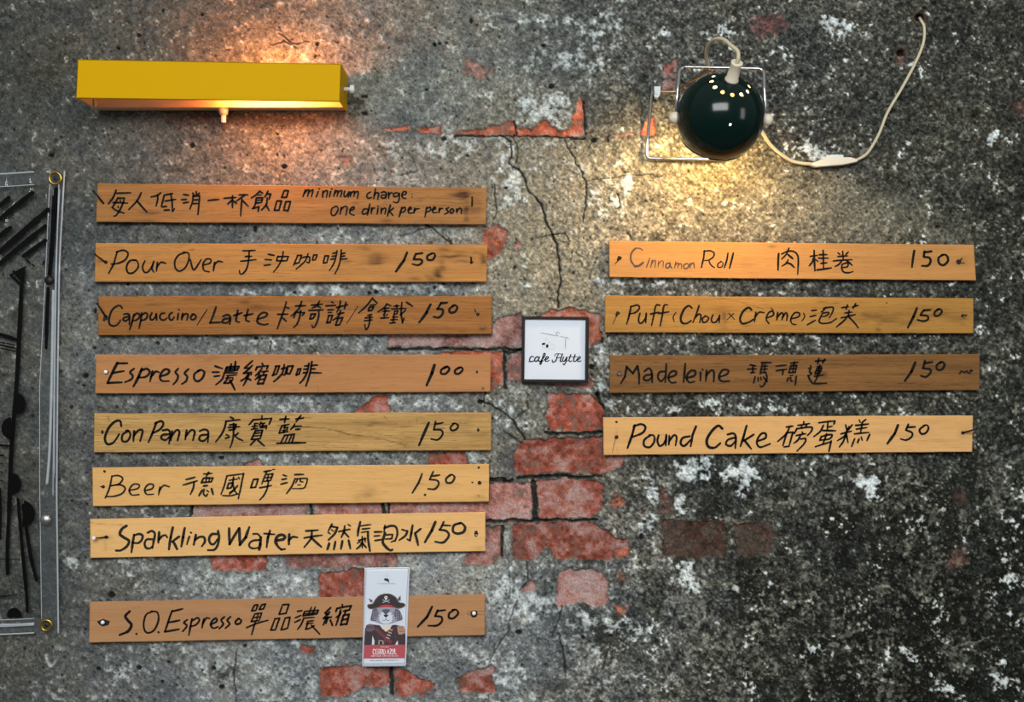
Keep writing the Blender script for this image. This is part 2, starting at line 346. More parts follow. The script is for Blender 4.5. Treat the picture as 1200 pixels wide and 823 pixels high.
# ---- bricks where the plaster has come away: polygon, colour, whitening, dust
RED, PINK, ORG, DRK = (145, 73, 58), (154, 102, 94), (164, 88, 66), (78, 48, 39)
BR = [
 ([(455,393),(520,393),(577,392),(578,379),(594,371),(612,366),(613,405),(560,406),(455,406)], PINK, .45),
 ([(622,376),(640,366),(668,361),(690,365),(704,370),(703,400),(692,405),(622,405)], ORG, .2),
 ([(510,413),(560,411),(589,411),(590,450),(578,456),(560,456)], ORG, .12),
 ([(597,416),(613,412),(613,448),(596,446),(593,430)], PINK, .4),
 ([(618,445),(690,444),(696,448),(692,454),(660,453),(630,450)], PINK, .3),
 ([(640,462),(691,461),(706,477),(707,503),(680,505),(645,503),(639,490),(644,475)], RED, .22),
 ([(612,516),(640,514),(707,511),(709,533),(736,535),(722,552),(700,556),(655,553),(608,557),(600,546),(603,530)], RED, .32),
 ([(630,563),(668,561),(700,563),(706,568),(706,600),(690,606),(645,607),(631,607)], RED, .42),
 ([(457,566),(500,566),(623,566),(623,608),(605,611),(457,610)], PINK, .35),
 ([(226,591),(300,590),(362,590),(362,611),(224,611)], PINK, .7),
 ([(367,590),(447,589),(447,611),(367,611)], PINK, .4),
 ([(600,615),(650,612),(697,613),(708,620),(720,628),(735,632),(738,649),(716,655),(692,656),(650,655),(645,645),(640,640),(632,650),(617,657),(601,656)], RED, .34),
 ([(545,655),(560,620),(572,616),(586,617),(588,627),(587,650),(575,661),(545,663)], PINK, .35),
 ([(245,650),(313,650),(312,668),(290,670),(250,668)], RED, .25),
 ([(332,650),(462,648),(466,662),(400,664),(345,666),(335,660)], PINK, .3),
 ([(374,670),(430,668),(430,700),(376,701),(374,685)], RED, .22),
 ([(655,672),(671,667),(690,668),(704,670),(711,684),(716,704),(700,710),(680,707),(660,711),(653,707),(652,690)], PINK, .5),
 ([(612,687),(622,679),(631,688),(624,693),(611,693)], PINK, .3),
 ([(374,784),(400,781),(457,782),(457,803),(440,806),(425,803),(412,812),(398,818),(376,817)], RED, .2),
 ([(462,780),(476,784),(490,795),(508,800),(508,812),(470,816),(462,812)], RED, .25),
 ([(535,795),(552,788),(566,786),(577,779),(579,811),(540,813)], RED, .35),
 ([(354,757),(367,758),(367,766),(352,765)], RED, .3),
 ([(777,609),(848,611),(854,626),(850,653),(810,654),(777,652)], DRK, .3),
 ([(860,614),(903,612),(910,630),(904,650),(862,652)], DRK, .4),
 ([(774,570),(784,581),(791,601),(780,605),(773,600)], (88, 54, 46), .1),
 ([(566,270),(578,264),(592,268),(594,279),(587,295),(576,303),(566,302)], ORG, .25),
 ([(602,287),(609,285),(612,289),(606,293)], ORG, .1),
 ([(447,153),(478,147),(480,153),(456,155)], ORG, .1), ([(489,150),(517,148),(519,155),(491,155)], ORG, .1),
 ([(530,156),(570,150),(590,145),(604,142),(604,158),(570,158)], ORG, .08),
 ([(606,158),(606,149),(625,150),(635,142),(648,147),(655,153),(668,150),(674,130),(677,118),(684,118),(684,158),(678,161),(650,158)], ORG, .08),
 ([(716,157),(745,157),(742,159),(718,159)], ORG, .1), ([(751,158),(757,140),(767,136),(767,159)], ORG, .1),
 ([(543,81),(546,70),(556,69),(566,76),(577,82),(565,93),(551,87),(541,85)], (168, 108, 92), .45),
 ([(752,66),(760,67),(762,76),(753,76)], (118, 80, 76), .2), ([(778,74),(795,72),(793,98),(778,102)], (128, 70, 62), .2),
 ([(878,22),(918,18),(925,30),(890,46),(882,40)], (108, 66, 64), .25),
 ([(504,530),(545,530),(549,550),(503,550)], RED, .25), ([(410,486),(430,472),(440,464),(455,463),(456,486)], RED, .2),
 ([(281,550),(291,541),(302,538),(311,549)], PINK, .45),
 ([(716,585),(724,580),(733,590),(724,597),(717,594)], ORG, 0), ([(722,646),(735,640),(738,650),(726,656)], ORG, .1),
 ([(724,672),(732,674),(730,681),(723,680)], ORG, 0), ([(722,712),(736,710),(732,722),(724,724)], ORG, 0),
 ([(1118,574),(1130,572),(1132,588),(1120,592)], (84, 56, 48), .1), ([(1112,648),(1132,640),(1134,660),(1108,672)], (92, 66, 56), .2),
 ([(1186,118),(1202,116),(1202,134),(1188,132)], (84, 56, 50), .1), ([(700,478),(707,478),(707,498),(700,500)], RED, .2),
 ([(398,184),(412,182),(416,190),(400,192)], (150, 96, 84), .4), ([(1052,66),(1062,70),(1064,80),(1054,76)], (92, 62, 56), .2)]
bw_x = X + 2.0 * n8 + 0.9 * n3; bw_y = Y + 2.0 * fbm(X, Y, 9, 3, seed=77) + 0.9 * fbm(X, Y, 3.3, 2, seed=79)
bn = fbm(X, Y, 16, 4, seed=51); bn2 = fbm(X, Y, 5, 3, seed=55)
for bi, (poly, c, wh) in enumerate(BR):
    xs = [p[0] for p in poly]; ys = [p[1] for p in poly]
    sl = window(min(xs), max(xs), min(ys), max(ys), 10)
    sd = poly_sd(bw_x[sl], bw_y[sl], poly)
    m = sstep(-0.8, 0.8, sd)
    if c is DRK: m = m * np.clip(0.78 + 0.3 * bn2[sl] + 0.3 * n3[sl], 0, 1)
    elif wh == 0 or c not in (RED, PINK, ORG): m = sstep(-2.6, 2.6, sd + 2.2 * bn2[sl]) * np.clip(0.60 + 0.45 * bn2[sl] + 0.35 * n3[sl], 0, 0.95)
    off = ((bi * 37) % 11 - 5) * 0.02
    base = np.array(c) / 255.0 * (1 + off) * (1 + 0.16 * bn[sl] + 0.14 * bn2[sl] + 0.10 * n3[sl])[..., None]
    w = np.clip(sstep(-0.25, 1.05, wh * 1.05 + 0.75 * bn[sl] + 0.22 * bn2[sl] - 0.1) * 0.8 + 0.10 * n3[sl] * wh, 0, 0.85)
    pale = np.array([0.62, 0.555, 0.55]) if c is not DRK else np.array([0.30, 0.29, 0.27])
    base = base * (1 - w[..., None]) + pale * w[..., None]
    dust = sstep(0.35, 0.9, -bn[sl] + 0.5 * n8[sl]) * 0.55
    base = base * (1 - dust[..., None]) + np.array([0.42, 0.39, 0.37]) * dust[..., None]
    edge = sstep(-4.2, -0.6, sd) * (1 - m)                       # broken plaster lip: raw grey mortar
    R = RGB[sl]
    R = R * (1 - 0.30 * edge[..., None]) + np.array([0.25, 0.245, 0.235]) * 0.30 * edge[..., None]
    RGB[sl] = R * (1 - m[..., None]) + base * m[..., None]
    H[sl] = H[sl] * (1 - m) + m * (-2.6 + 0.5 * bn[sl] + 0.45 * bn2[sl] + 0.2 * n3[sl])
    H[sl] += 0.7 * edge

# ---- open joints between bricks and cracks in the plaster
GAPS = [([(626,565),(627,607)],3.0),([(640,507),(675,509),(706,506)],1.7),([(606,560),(650,558),(705,559)],1.6),([(571,612),(625,610),(700,609)],1.6),([(459,780),(459,812)],2.2),([(591,412),(592,455)],1.6),([(456,409),(540,409),(612,409)],1.6),
 ([(572,561),(592,563)],2.4),([(449,590),(452,608)],2.2),([(364,592),(365,608)],1.2),([(224,592),(222,606)],1.3),([(533,159.5),(600,160),(684,161.5)],1.1),([(685,118),(685.5,158)],0.8),([(603,143),(605,158)],0.9),([(588,618),(589,652)],1.6),([(592,566),(600,563)],1.6),([(456,590),(457,608)],1.0),([(612,409),(593,414)],1.8),([(700,462),(708,478)],1.2)]
CRACKS = [([(586,160),(598,166),(599,191),(614,207),(620,226),(634,237),(640,260),(647,275),(652,286),(656,315),(657,330),(653,348),(654,360)],1.0),([(647,275),(662,274),(668,284)],.7),([(632,278),(648,276)],.6),
 ([(662,165),(673,187),(686,211),(686,246),(682,258)],.75),([(686,211),(720,208),(745,204),(775,206)],.5),([(580,216),(583,246),(578,262)],.6),([(723,245),(728,240),(724,228)],.9),([(735,274),(742,280)],.6),
 ([(560,469),(577,475),(601,492),(615,516)],.9),([(601,492),(619,478),(618,463)],.7),([(568,459),(568,478)],.7),([(590,506),(612,520)],.6),
 ([(659,710),(656,726),(646,748)],.7),([(656,745),(659,768),(664,793)],.7),([(617,659),(619,680),(610,692)],.7),([(573,776),(595,740),(600,722),(606,705)],.6),([(716,755),(705,787)],.6),([(592,640),(598,690),(592,720)],.4),
 ([(277,763),(275,790),(277,822)],.7),([(500,264),(515,275),(530,287)],.8),([(470,276),(502,268)],.5),([(316,400),(318,412)],.7),([(1120,430),(1150,445)],.3),
 ([(750,108),(752,145)],.4),([(480,178),(490,200),(470,206)],.5),([(326,40),(345,50),(362,48)],.5),([(318,52),(332,46),(350,55)],.5),([(600,161),(608,178),(605,190)],.6),([(700,300),(690,325),(702,340)],.4),([(700,160),(690,172)],.6),([(714,158),(712,165)],1.0),([(560,780),(575,770)],.5)]
cx_ = X + 1.6 * fbm(X, Y, 10, 3, seed=61); cy_ = Y + 1.6 * fbm(X, Y, 10, 3, seed=65)
for pts, w in GAPS:
    xs = [p[0] for p in pts]; ys = [p[1] for p in pts]; sl = window(min(xs), max(xs), min(ys), max(ys), 10)
    d = seg_dist(cx_[sl], cy_[sl], pts); m = np.clip((w + 0.5 - d) / 1.0, 0, 1)
    RGB[sl] = RGB[sl] * (1 - 0.8 * m[..., None]) + np.array([0.13, 0.125, 0.115]) * 0.8 * m[..., None]; H[sl] -= 5.0 * m
for pts, w in CRACKS:
    xs = [p[0] for p in pts]; ys = [p[1] for p in pts]; sl = window(min(xs), max(xs), min(ys), max(ys), 10)
    d = seg_dist(cx_[sl], cy_[sl], pts); m = np.clip((w + 0.55 - d) / 0.9, 0, 1) * min(1, 0.45 + w * 0.6)
    RGB[sl] = RGB[sl] * (1 - 0.8 * m[..., None]) + np.array([0.12, 0.115, 0.105]) * 0.8 * m[..., None]; H[sl] -= 3.0 * m  # cracks also coloured dark for the shade the mesh is too coarse to give

RGB = np.clip(s2l(np.clip(RGB, 0.02, 0.95)) / 0.90 * np.array([0.985, 1.0, 0.965]), 0.004, 0.85)
H = np.clip(H, -14, 2.9)
H[:, 0] = H[:, -1] = 0; H[0, :] = H[-1, :] = 0

ny, nx = X.shape
V = np.empty((ny * nx + 4, 3), np.float32)
V[:ny * nx, 0] = ((X - CX) * S).ravel(); V[:ny * nx, 1] = (-H * S).ravel(); V[:ny * nx, 2] = (ZC + (CY - Y) * S).ravel()
bk = ny * nx
for k, (a, b) in enumerate([(0, 0), (0, nx - 1), (ny - 1, nx - 1), (ny - 1, 0)]):
    V[bk + k] = V[a * nx + b]; V[bk + k, 1] = 0.18
idx = np.arange(ny * nx, dtype=np.int32).reshape(ny, nx)
Q = np.stack([idx[:-1, :-1], idx[1:, :-1], idx[1:, 1:], idx[:-1, 1:]], -1).reshape(-1, 4)
nq = len(Q)
loops = [Q.ravel()]; starts = list(np.arange(nq) * 4)
pos = nq * 4
for ring in (list(idx[0, :]) + [bk + 1, bk], list(idx[::-1, 0]) + [bk, bk + 3], list(idx[-1, ::-1]) + [bk + 3, bk + 2], list(idx[:, -1]) + [bk + 2, bk + 1], [bk, bk + 1, bk + 2, bk + 3]):
    starts.append(pos); loops.append(np.array(ring, np.int32)); pos += len(ring)
loops = np.concatenate(loops)
me = bpy.data.meshes.new('wall_back')
me.vertices.add(len(V)); me.vertices.foreach_set('co', V.ravel())
me.loops.add(len(loops)); me.loops.foreach_set('vertex_index', loops.astype(np.int32))
me.polygons.add(len(starts)); me.polygons.foreach_set('loop_start', np.array(starts, np.int32))
me.update(calc_edges=True); me.validate()
me.polygons.foreach_set('use_smooth', np.array([True] * nq + [False] * (len(me.polygons) - nq)))
ca = me.attributes.new('plaster', 'FLOAT_COLOR', 'POINT')
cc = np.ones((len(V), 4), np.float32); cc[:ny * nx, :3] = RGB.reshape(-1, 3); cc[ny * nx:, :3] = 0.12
ca.data.foreach_set('color', cc.ravel())

wm = bpy.data.materials.new('old_plaster_and_brick'); wm.use_nodes = True
nt = wm.node_tree; b = nt.nodes['Principled BSDF']; b.inputs['Roughness'].default_value = 0.85; b.inputs['Specular IOR Level'].default_value = 0.06
at = nt.nodes.new('ShaderNodeAttribute'); at.attribute_name = 'plaster'
tc = nt.nodes.new('ShaderNodeTexCoord')
nz = nt.nodes.new('ShaderNodeTexNoise'); nz.inputs['Scale'].default_value = 560; nz.inputs['Detail'].default_value = 4; nz.inputs['Roughness'].default_value = 0.7
mr = nt.nodes.new('ShaderNodeMapRange'); mr.inputs['From Min'].default_value = 0.28; mr.inputs['From Max'].default_value = 0.72; mr.inputs['To Min'].default_value = 0.42; mr.inputs['To Max'].default_value = 1.58
mx = nt.nodes.new('ShaderNodeMix'); mx.data_type = 'RGBA'; mx.blend_type = 'MULTIPLY'; mx.inputs[0].default_value = 1
bp = nt.nodes.new('ShaderNodeBump'); bp.inputs['Strength'].default_value = 0.5; bp.inputs['Distance'].default_value = 0.0012
nt.links.new(tc.outputs['Object'], nz.inputs['Vector']); nt.links.new(nz.outputs[0], mr.inputs['Value'])
nt.links.new(at.outputs['Color'], mx.inputs[6]); nt.links.new(mr.outputs[0], mx.inputs[7]); nt.links.new(mx.outputs[2], b.inputs['Base Color'])
nt.links.new(nz.outputs[0], bp.inputs['Height']); nt.links.new(bp.outputs[0], b.inputs['Normal'])
me.materials.append(wm)
wall = bpy.data.objects.new('wall_back', me); COL.objects.link(wall)
tag(wall, 'old grey plaster wall with patches of bare red brick', None, None, 'structure')
# ================================================================ hand-lettered wooden boards
def wood_mat(name, light, dark, seed, fine=1.0, contrast=1.0):
    light = tuple(v * k for v, k in zip(light, (0.88, 0.90, 0.95))); dark = tuple(v * 0.9 for v in dark)
    m = bpy.data.materials.new(name); m.use_nodes = True; nt = m.node_tree; N = nt.nodes; L = nt.links
    b = N['Principled BSDF']; b.inputs['Roughness'].default_value = 0.52; b.inputs['Specular IOR Level'].default_value = 0.12
    tc = N.new('ShaderNodeTexCoord')
    def noise(sx, sz, detail, rough, k):
        mp = N.new('ShaderNodeMapping'); mp.inputs['Scale'].default_value = (sx, 20, sz); mp.inputs['Location'].default_value = (seed * 3.1 + k, seed, seed * 1.7)
        n = N.new('ShaderNodeTexNoise'); n.inputs['Scale'].default_value = 1; n.inputs['Detail'].default_value = detail; n.inputs['Roughness'].default_value = rough; n.inputs['Distortion'].default_value = 0.4
        L.new(tc.outputs['Object'], mp.inputs[0]); L.new(mp.outputs[0], n.inputs['Vector']); return n.outputs[0]
    def rng(x, a, c, lo, hi):
        r = N.new('ShaderNodeMapRange'); r.inputs[1].default_value = a; r.inputs[2].default_value = c; r.inputs[3].default_value = lo; r.inputs[4].default_value = hi
        L.new(x, r.inputs[0]); return r.outputs[0]
    def mixn(f, a, c):
        x = N.new('ShaderNodeMix'); x.data_type = 'RGBA'
        L.new(f, x.inputs[0])
        for s, k in ((a, 6), (c, 7)):
            if hasattr(s, 'is_linked'): L.new(s, x.inputs[k])
            else: x.inputs[k].default_value = (*s, 1)
        return x.outputs[2]
    broad = noise(4, 70, 3, 0.5, 0); streak = noise(9, 420 * fine, 5, 0.62, 5); pores = noise(42, 1150 * fine, 2, 0.5, 9)
    c = mixn(rng(broad, 0.38, 0.72, 0.0, 0.40 * contrast), light, dark)
    c = mixn(rng(streak, 0.42, 0.78, 0.0, 0.55 * contrast), c, dark)
    c = mixn(rng(pores, 0.57, 0.72, 0.0, 0.62 * contrast), c, tuple(v * 0.45 for v in dark))
    at = N.new('ShaderNodeAttribute'); at.attribute_name = 'stain'
    c = mixn(at.outputs['Fac'], c, tuple(v * 0.22 for v in dark))
    L.new(c, b.inputs['Base Color'])
    bp = N.new('ShaderNodeBump'); bp.inputs['Strength'].default_value = 0.15; bp.inputs['Distance'].default_value = 0.0006
    L.new(streak, bp.inputs['Height']); L.new(bp.outputs[0], b.inputs['Normal'])
    return m

def build_board(parent, quad, front, back, material, stains, seed, wob=0.13):
    """quad: TL TR BR BL photo pixels of the front face; stains: ellipses / lines in photo pixels"""
    nx, ny = 300, 30
    u = np.linspace(0, 1, nx + 1); v = np.linspace(0, 1, ny + 1); U, Vv = np.meshgrid(u, v)
    q = np.array(quad, float)
    def bil(U, Vv):
        return (q[0] * ((1 - U) * (1 - Vv))[..., None] + q[1] * (U * (1 - Vv))[..., None] + q[2] * (U * Vv)[..., None] + q[3] * ((1 - U) * Vv)[..., None])
    XY = bil(U, Vv)
    ex, ey = XY[..., 0].copy(), XY[..., 1].copy()
    edge = np.maximum(sstep(0.12, 0, Vv), sstep(0.88, 1, Vv))
    XY[..., 1] += edge * wob * (fbm(ex, ey * 0.2, 60, 2, seed=seed) + 0.6 * fbm(ex, ey * 0.2, 9, 2, seed=seed + 1)) * 1.2
    eside = np.maximum(sstep(0.012, 0, U), sstep(0.988, 1, U))
    XY[..., 0] += eside * wob * fbm(ex * 0.2, ey, 8, 3, seed=seed + 2) * 1.6
    st = np.zeros(U.shape, np.float32)
    nz = fbm(ex * 0.35, ey * 1.6, 7, 3, seed=seed + 5); nb = fbm(ex * 0.4, ey, 8, 3, seed=seed + 9)
    for s in stains:
        if isinstance(s[0], list):
            pts, w, a = s; d = seg_dist(ex + 2 * nb, ey + 1.2 * nb, pts); st = np.maximum(st, a * np.clip((w + 0.6 - d) / 1.2, 0, 1) * np.clip(0.7 + 0.5 * nz, 0, 1))
        else:
            x, y, rx, ry, a = s; d = ((ex - x + 2 * nb) / rx) ** 2 + ((ey - y + 1.5 * nb) / ry) ** 2
            st = np.maximum(st, a * np.exp(-d) * np.clip(0.75 + 0.55 * nz, 0, 1.2))
    n = (nx + 1) * (ny + 1)
    idx = np.arange(n).reshape(ny + 1, nx + 1)
    bevel = 0.7
    cx0, cy0 = q[:, 0].mean(), q[:, 1].mean()
    verts = []
    for (x, y) in XY.reshape(-1, 2):
        verts.append((x, y))
    loop = list(idx[0, :]) + list(idx[1:, -1]) + list(idx[-1, -2::-1]) + list(idx[-2:0:-1, 0])
    vv = [P(x, y, front) for x, y in verts]
    # inset the front face border by the bevel
    hw = (q[1, 0] - q[0, 0]) / 2; hh = (q[3, 1] - q[0, 1]) / 2
    ring1 = []; ring2 = []
    for i in loop:
        x, y = verts[i]
        ring1.append(P(x, y, front - bevel)); ring2.append(P(x, y, back))
    for i in loop:
        x, y = verts[i]
        sx = cx0 + (x - cx0) * (1 - bevel / hw); sy = y - bevel * np.sign(y - cy0) * min(1, abs(y - cy0) / (hh * 0.9))
        vv[i] = P(sx, sy, front)
    base = len(vv); vv += ring1 + ring2; m = len(loop)
    faces = [(int(idx[j, i]), int(idx[j + 1, i]), int(idx[j + 1, i + 1]), int(idx[j, i + 1])) for j in range(ny) for i in range(nx)]
    for k in range(m):
        k2 = (k + 1) % m
        faces.append((int(loop[k]), int(loop[k2]), base + k2, base + k))
        faces.append((base + k, base + k2, base + m + k2, base + m + k))
    faces.append(tuple(base + m + k for k in range(m)))
    o = obj('plank', vv, faces, material, parent)
    a = o.data.attributes.new('stain', 'FLOAT', 'POINT')
    vals = np.zeros(len(vv), np.float32); vals[:n] = np.clip(st * 1.45, 0, 0.95).ravel()
    vals[base:base + m] = vals[loop]; a.data.foreach_set('value', vals)
    return o

def stroke_mesh(mb, pts, w, d, seed, mi=0, smooth=False, taper=(0.9, 0.78)):
    """a pen stroke: flat ribbon with round ends, pts and w in photo pixels, lying at depth d"""
    pts = [Vector((p[0], p[1])) for p in pts]
    if smooth and len(pts) > 2: runs = [spline(pts, 0.7)]
    else: runs = [[pts[i], pts[i + 1]] for i in range(len(pts) - 1)]
    total = sum((b - a).length for r in runs for a, b in zip(r[:-1], r[1:])) + 1e-6
    done = 0.0; rnd = random.Random(seed); wv = [rnd.uniform(0.9, 1.1) for _ in range(4)]
    def wid(t):
        k = taper[0] * (1 - t) + taper[1] * t
        if 0.12 < t < 0.8: k = max(k, 0.98)
        x = t * 3; i = min(2, int(x)); f = x - i
        return 0.5 * w * k * (wv[i] * (1 - f) + wv[i + 1] * f)
    for r in runs:
        if len(r) == 2 and (r[1] - r[0]).length > 4:
            n = int((r[1] - r[0]).length / 2) + 1
            bow = (r[1] - r[0]).orthogonal().normalized() * rnd.uniform(-0.012, 0.012) * (r[1] - r[0]).length
            r = [r[0].lerp(r[1], k / n) + bow * math.sin(math.pi * k / n) for k in range(n + 1)]
        V = []; F = []; ws = []
        for i, p in enumerate(r):
            if i: done += (r[i] - r[i - 1]).length
            t = (r[min(i + 1, len(r) - 1)] - r[max(i - 1, 0)]); t = t.normalized() if t.length > 1e-9 else Vector((1, 0))
            nrm = Vector((-t.y, t.x)); hw = wid(min(1, done / total)); ws.append((hw, t))
            V += [p + nrm * hw, p - nrm * hw]
        for i in range(len(r) - 1): F.append((2 * i, 2 * i + 2, 2 * i + 3, 2 * i + 1))
        for end in (0, len(r) - 1):
            hw, t = ws[end]; t = -t if end == 0 else t; nrm = Vector((-t.y, t.x)); c = r[end]; b0 = len(V)
            V += [c + nrm * hw * math.cos(a) + t * hw * math.sin(a) for a in [math.pi * k / 6 for k in range(7)]]
            F.append(tuple(range(b0, b0 + 7)))
        mb.add([P(v.x, v.y, d) for v in V], F, mi)

PEN = 1.3
def ink(mb, text, ox, oy, s, w, d, seed=0, mi=0):
    """text: strokes 'x y x y ...' separated by ';' in crop coordinates; ~ = smooth curve, wN = own width"""
    pen = PEN * (1.14 if 3 < s < 6 else 0.88)
    for k, st in enumerate(text.replace('\n', ' ').split(';')):
        st = st.strip()
        if not st: continue
        ww = w * pen
        if st[0] == 'w':
            h, st = st.split(None, 1); ww = float(h[1:]) * pen
        sm = st[0] == '~'
        n = [float(x) for x in st.lstrip('~').split()]
        pts = [(ox + n[i] / s, oy + n[i + 1] / s) for i in range(0, len(n) - 1, 2)]
        stroke_mesh(mb, pts, ww / s, d, seed * 97 + k, mi, sm)

INK = mat('black_marker_ink', (0.012, 0.011, 0.010), 0.6, spec=0.05)
SOFT_INK = mat('worn_marker_ink', lin(46, 43, 38), 0.6, spec=0.05)
BROWN_INK = mottled('thin_brown_ink', lin(72, 50, 24), 0.35, 300, 0.5)
NAIL = mat('rusty_black_nail', (0.018, 0.015, 0.013), 0.5, metal=0.6)
STEEL = mat('bright_screw_steel', (0.45, 0.44, 0.42), 0.35, metal=1.0)
PIN = mat('white_pin_plastic', (0.82, 0.83, 0.84), 0.35)
HOLE = mat('dark_nail_hole', (0.010, 0.008, 0.006), 0.9)
RIM = mat('worn_wood_rim', lin(120, 84, 48), 0.6)

F = 11.0      # front face depth of the boards in pixels, boards are 7.5 px (9 mm) thick
def nail(parent, base, tip, r=1.0, rise=13, d=F):
    mb = MB(); a = P(base[0], base[1], d - 6); b0 = P(base[0], base[1], d); t = P(tip[0], tip[1], d + rise)
    mb.tube([a, b0, b0.lerp(t, 0.5), t], [r * S] * 4, 8)
    mb.lathe(t, (t - b0), [(0, 0.0004), (r * 1.5 * S, 0.0003), (r * 1.5 * S, -0.0006), (r * S, -0.0008)], 10)
    return mb.build('nail', NAIL, parent, True)
def hole(parent, x, y, rx, ry=None, d=F, mi=0, ang=0):
    """dark bored spot: a shallow dished disc"""
    ry = ry or rx; V = [P(x, y, d + 0.12)]; n = 14
    rnd = random.Random(int(x * 31 + y * 17))
    for k in range(n):
        a = 2 * math.pi * k / n; q = rnd.uniform(0.85, 1.15); px, py = rx * math.cos(a) * q, ry * math.sin(a) * q
        V.append(P(x + px * math.cos(ang) - py * math.sin(ang), y + px * math.sin(ang) + py * math.cos(ang), d + 0.22))
    mb = MB(); mb.add(V, [(0, 1 + k, 1 + (k + 1) % n) for k in range(n)], mi); return mb.build('nail_hole', HOLE, parent)
def dark_tail(parent, text, w=0.7):  # thin dark line trailing from a fixing point
    mb = MB(); ink(mb, text, 0, 0, 1, w, F + .2, 1); return mb.build('dark_tail', HOLE, parent)
def screw(parent, x, y, r=2.2, m=STEEL, name='screw'):
    mb = MB(); c = P(x, y, F)
    mb.lathe(c, (0, -1, 0), [(r * S, -6 * S), (r * S, 0.2 * S), (r * 0.86 * S, 0.75 * S), (r * .5 * S, 0.9 * S), (0, 0.95 * S)], 16)
    return mb.build(name, m, parent, True)
def pin(parent, x, y, r=2.4, rise=4.5):
    mb = MB(); mb.lathe(P(x, y, F), (0, -1, 0), [(r * .35 * S, -6 * S), (r * .35 * S, 0), (r * .6 * S, 0.4 * S), (r * S, rise * .45 * S), (r * .95 * S, rise * .75 * S), (r * .6 * S, rise * S), (0, rise * 1.05 * S)], 16)
    return mb.build('push_pin', PIN, parent, True)

GROUP = 'hand-lettered wooden menu boards'
BOARDS = []
def board(quad, label, light, dark, seed, stains, text, price, fine=1.0, contrast=1.0, pen=None, split=None):
    c = [sum(p[0] for p in quad) / 4, sum(p[1] for p in quad) / 4]
    root = empty('menu_board', P(c[0], c[1], F - 4), label, 'sign', GROUP)
    build_board(root, quad, F, 3.4, wood_mat('board_wood_%d' % seed, lin(*light), lin(*dark), seed, fine, contrast), stains, seed * 13)
    groups = split or [(i,) for i in range(len(text))]
    for nm, segs in [('lettering', [text[i] for i in g]) for g in groups] + [('price', price)]:
        if not segs: continue
        mb = MB()
        mats = [pen or INK, BROWN_INK]
        for k, sg in enumerate(segs):
            ink(mb, sg[4], sg[0], sg[1], sg[2], sg[3], F + 0.3, seed * 7 + k, sg[5] if len(sg) > 5 else 0)
        if not mb.m or max(mb.m) == 0: mats = pen or INK
        mb.build(nm, mats, root)
    return root

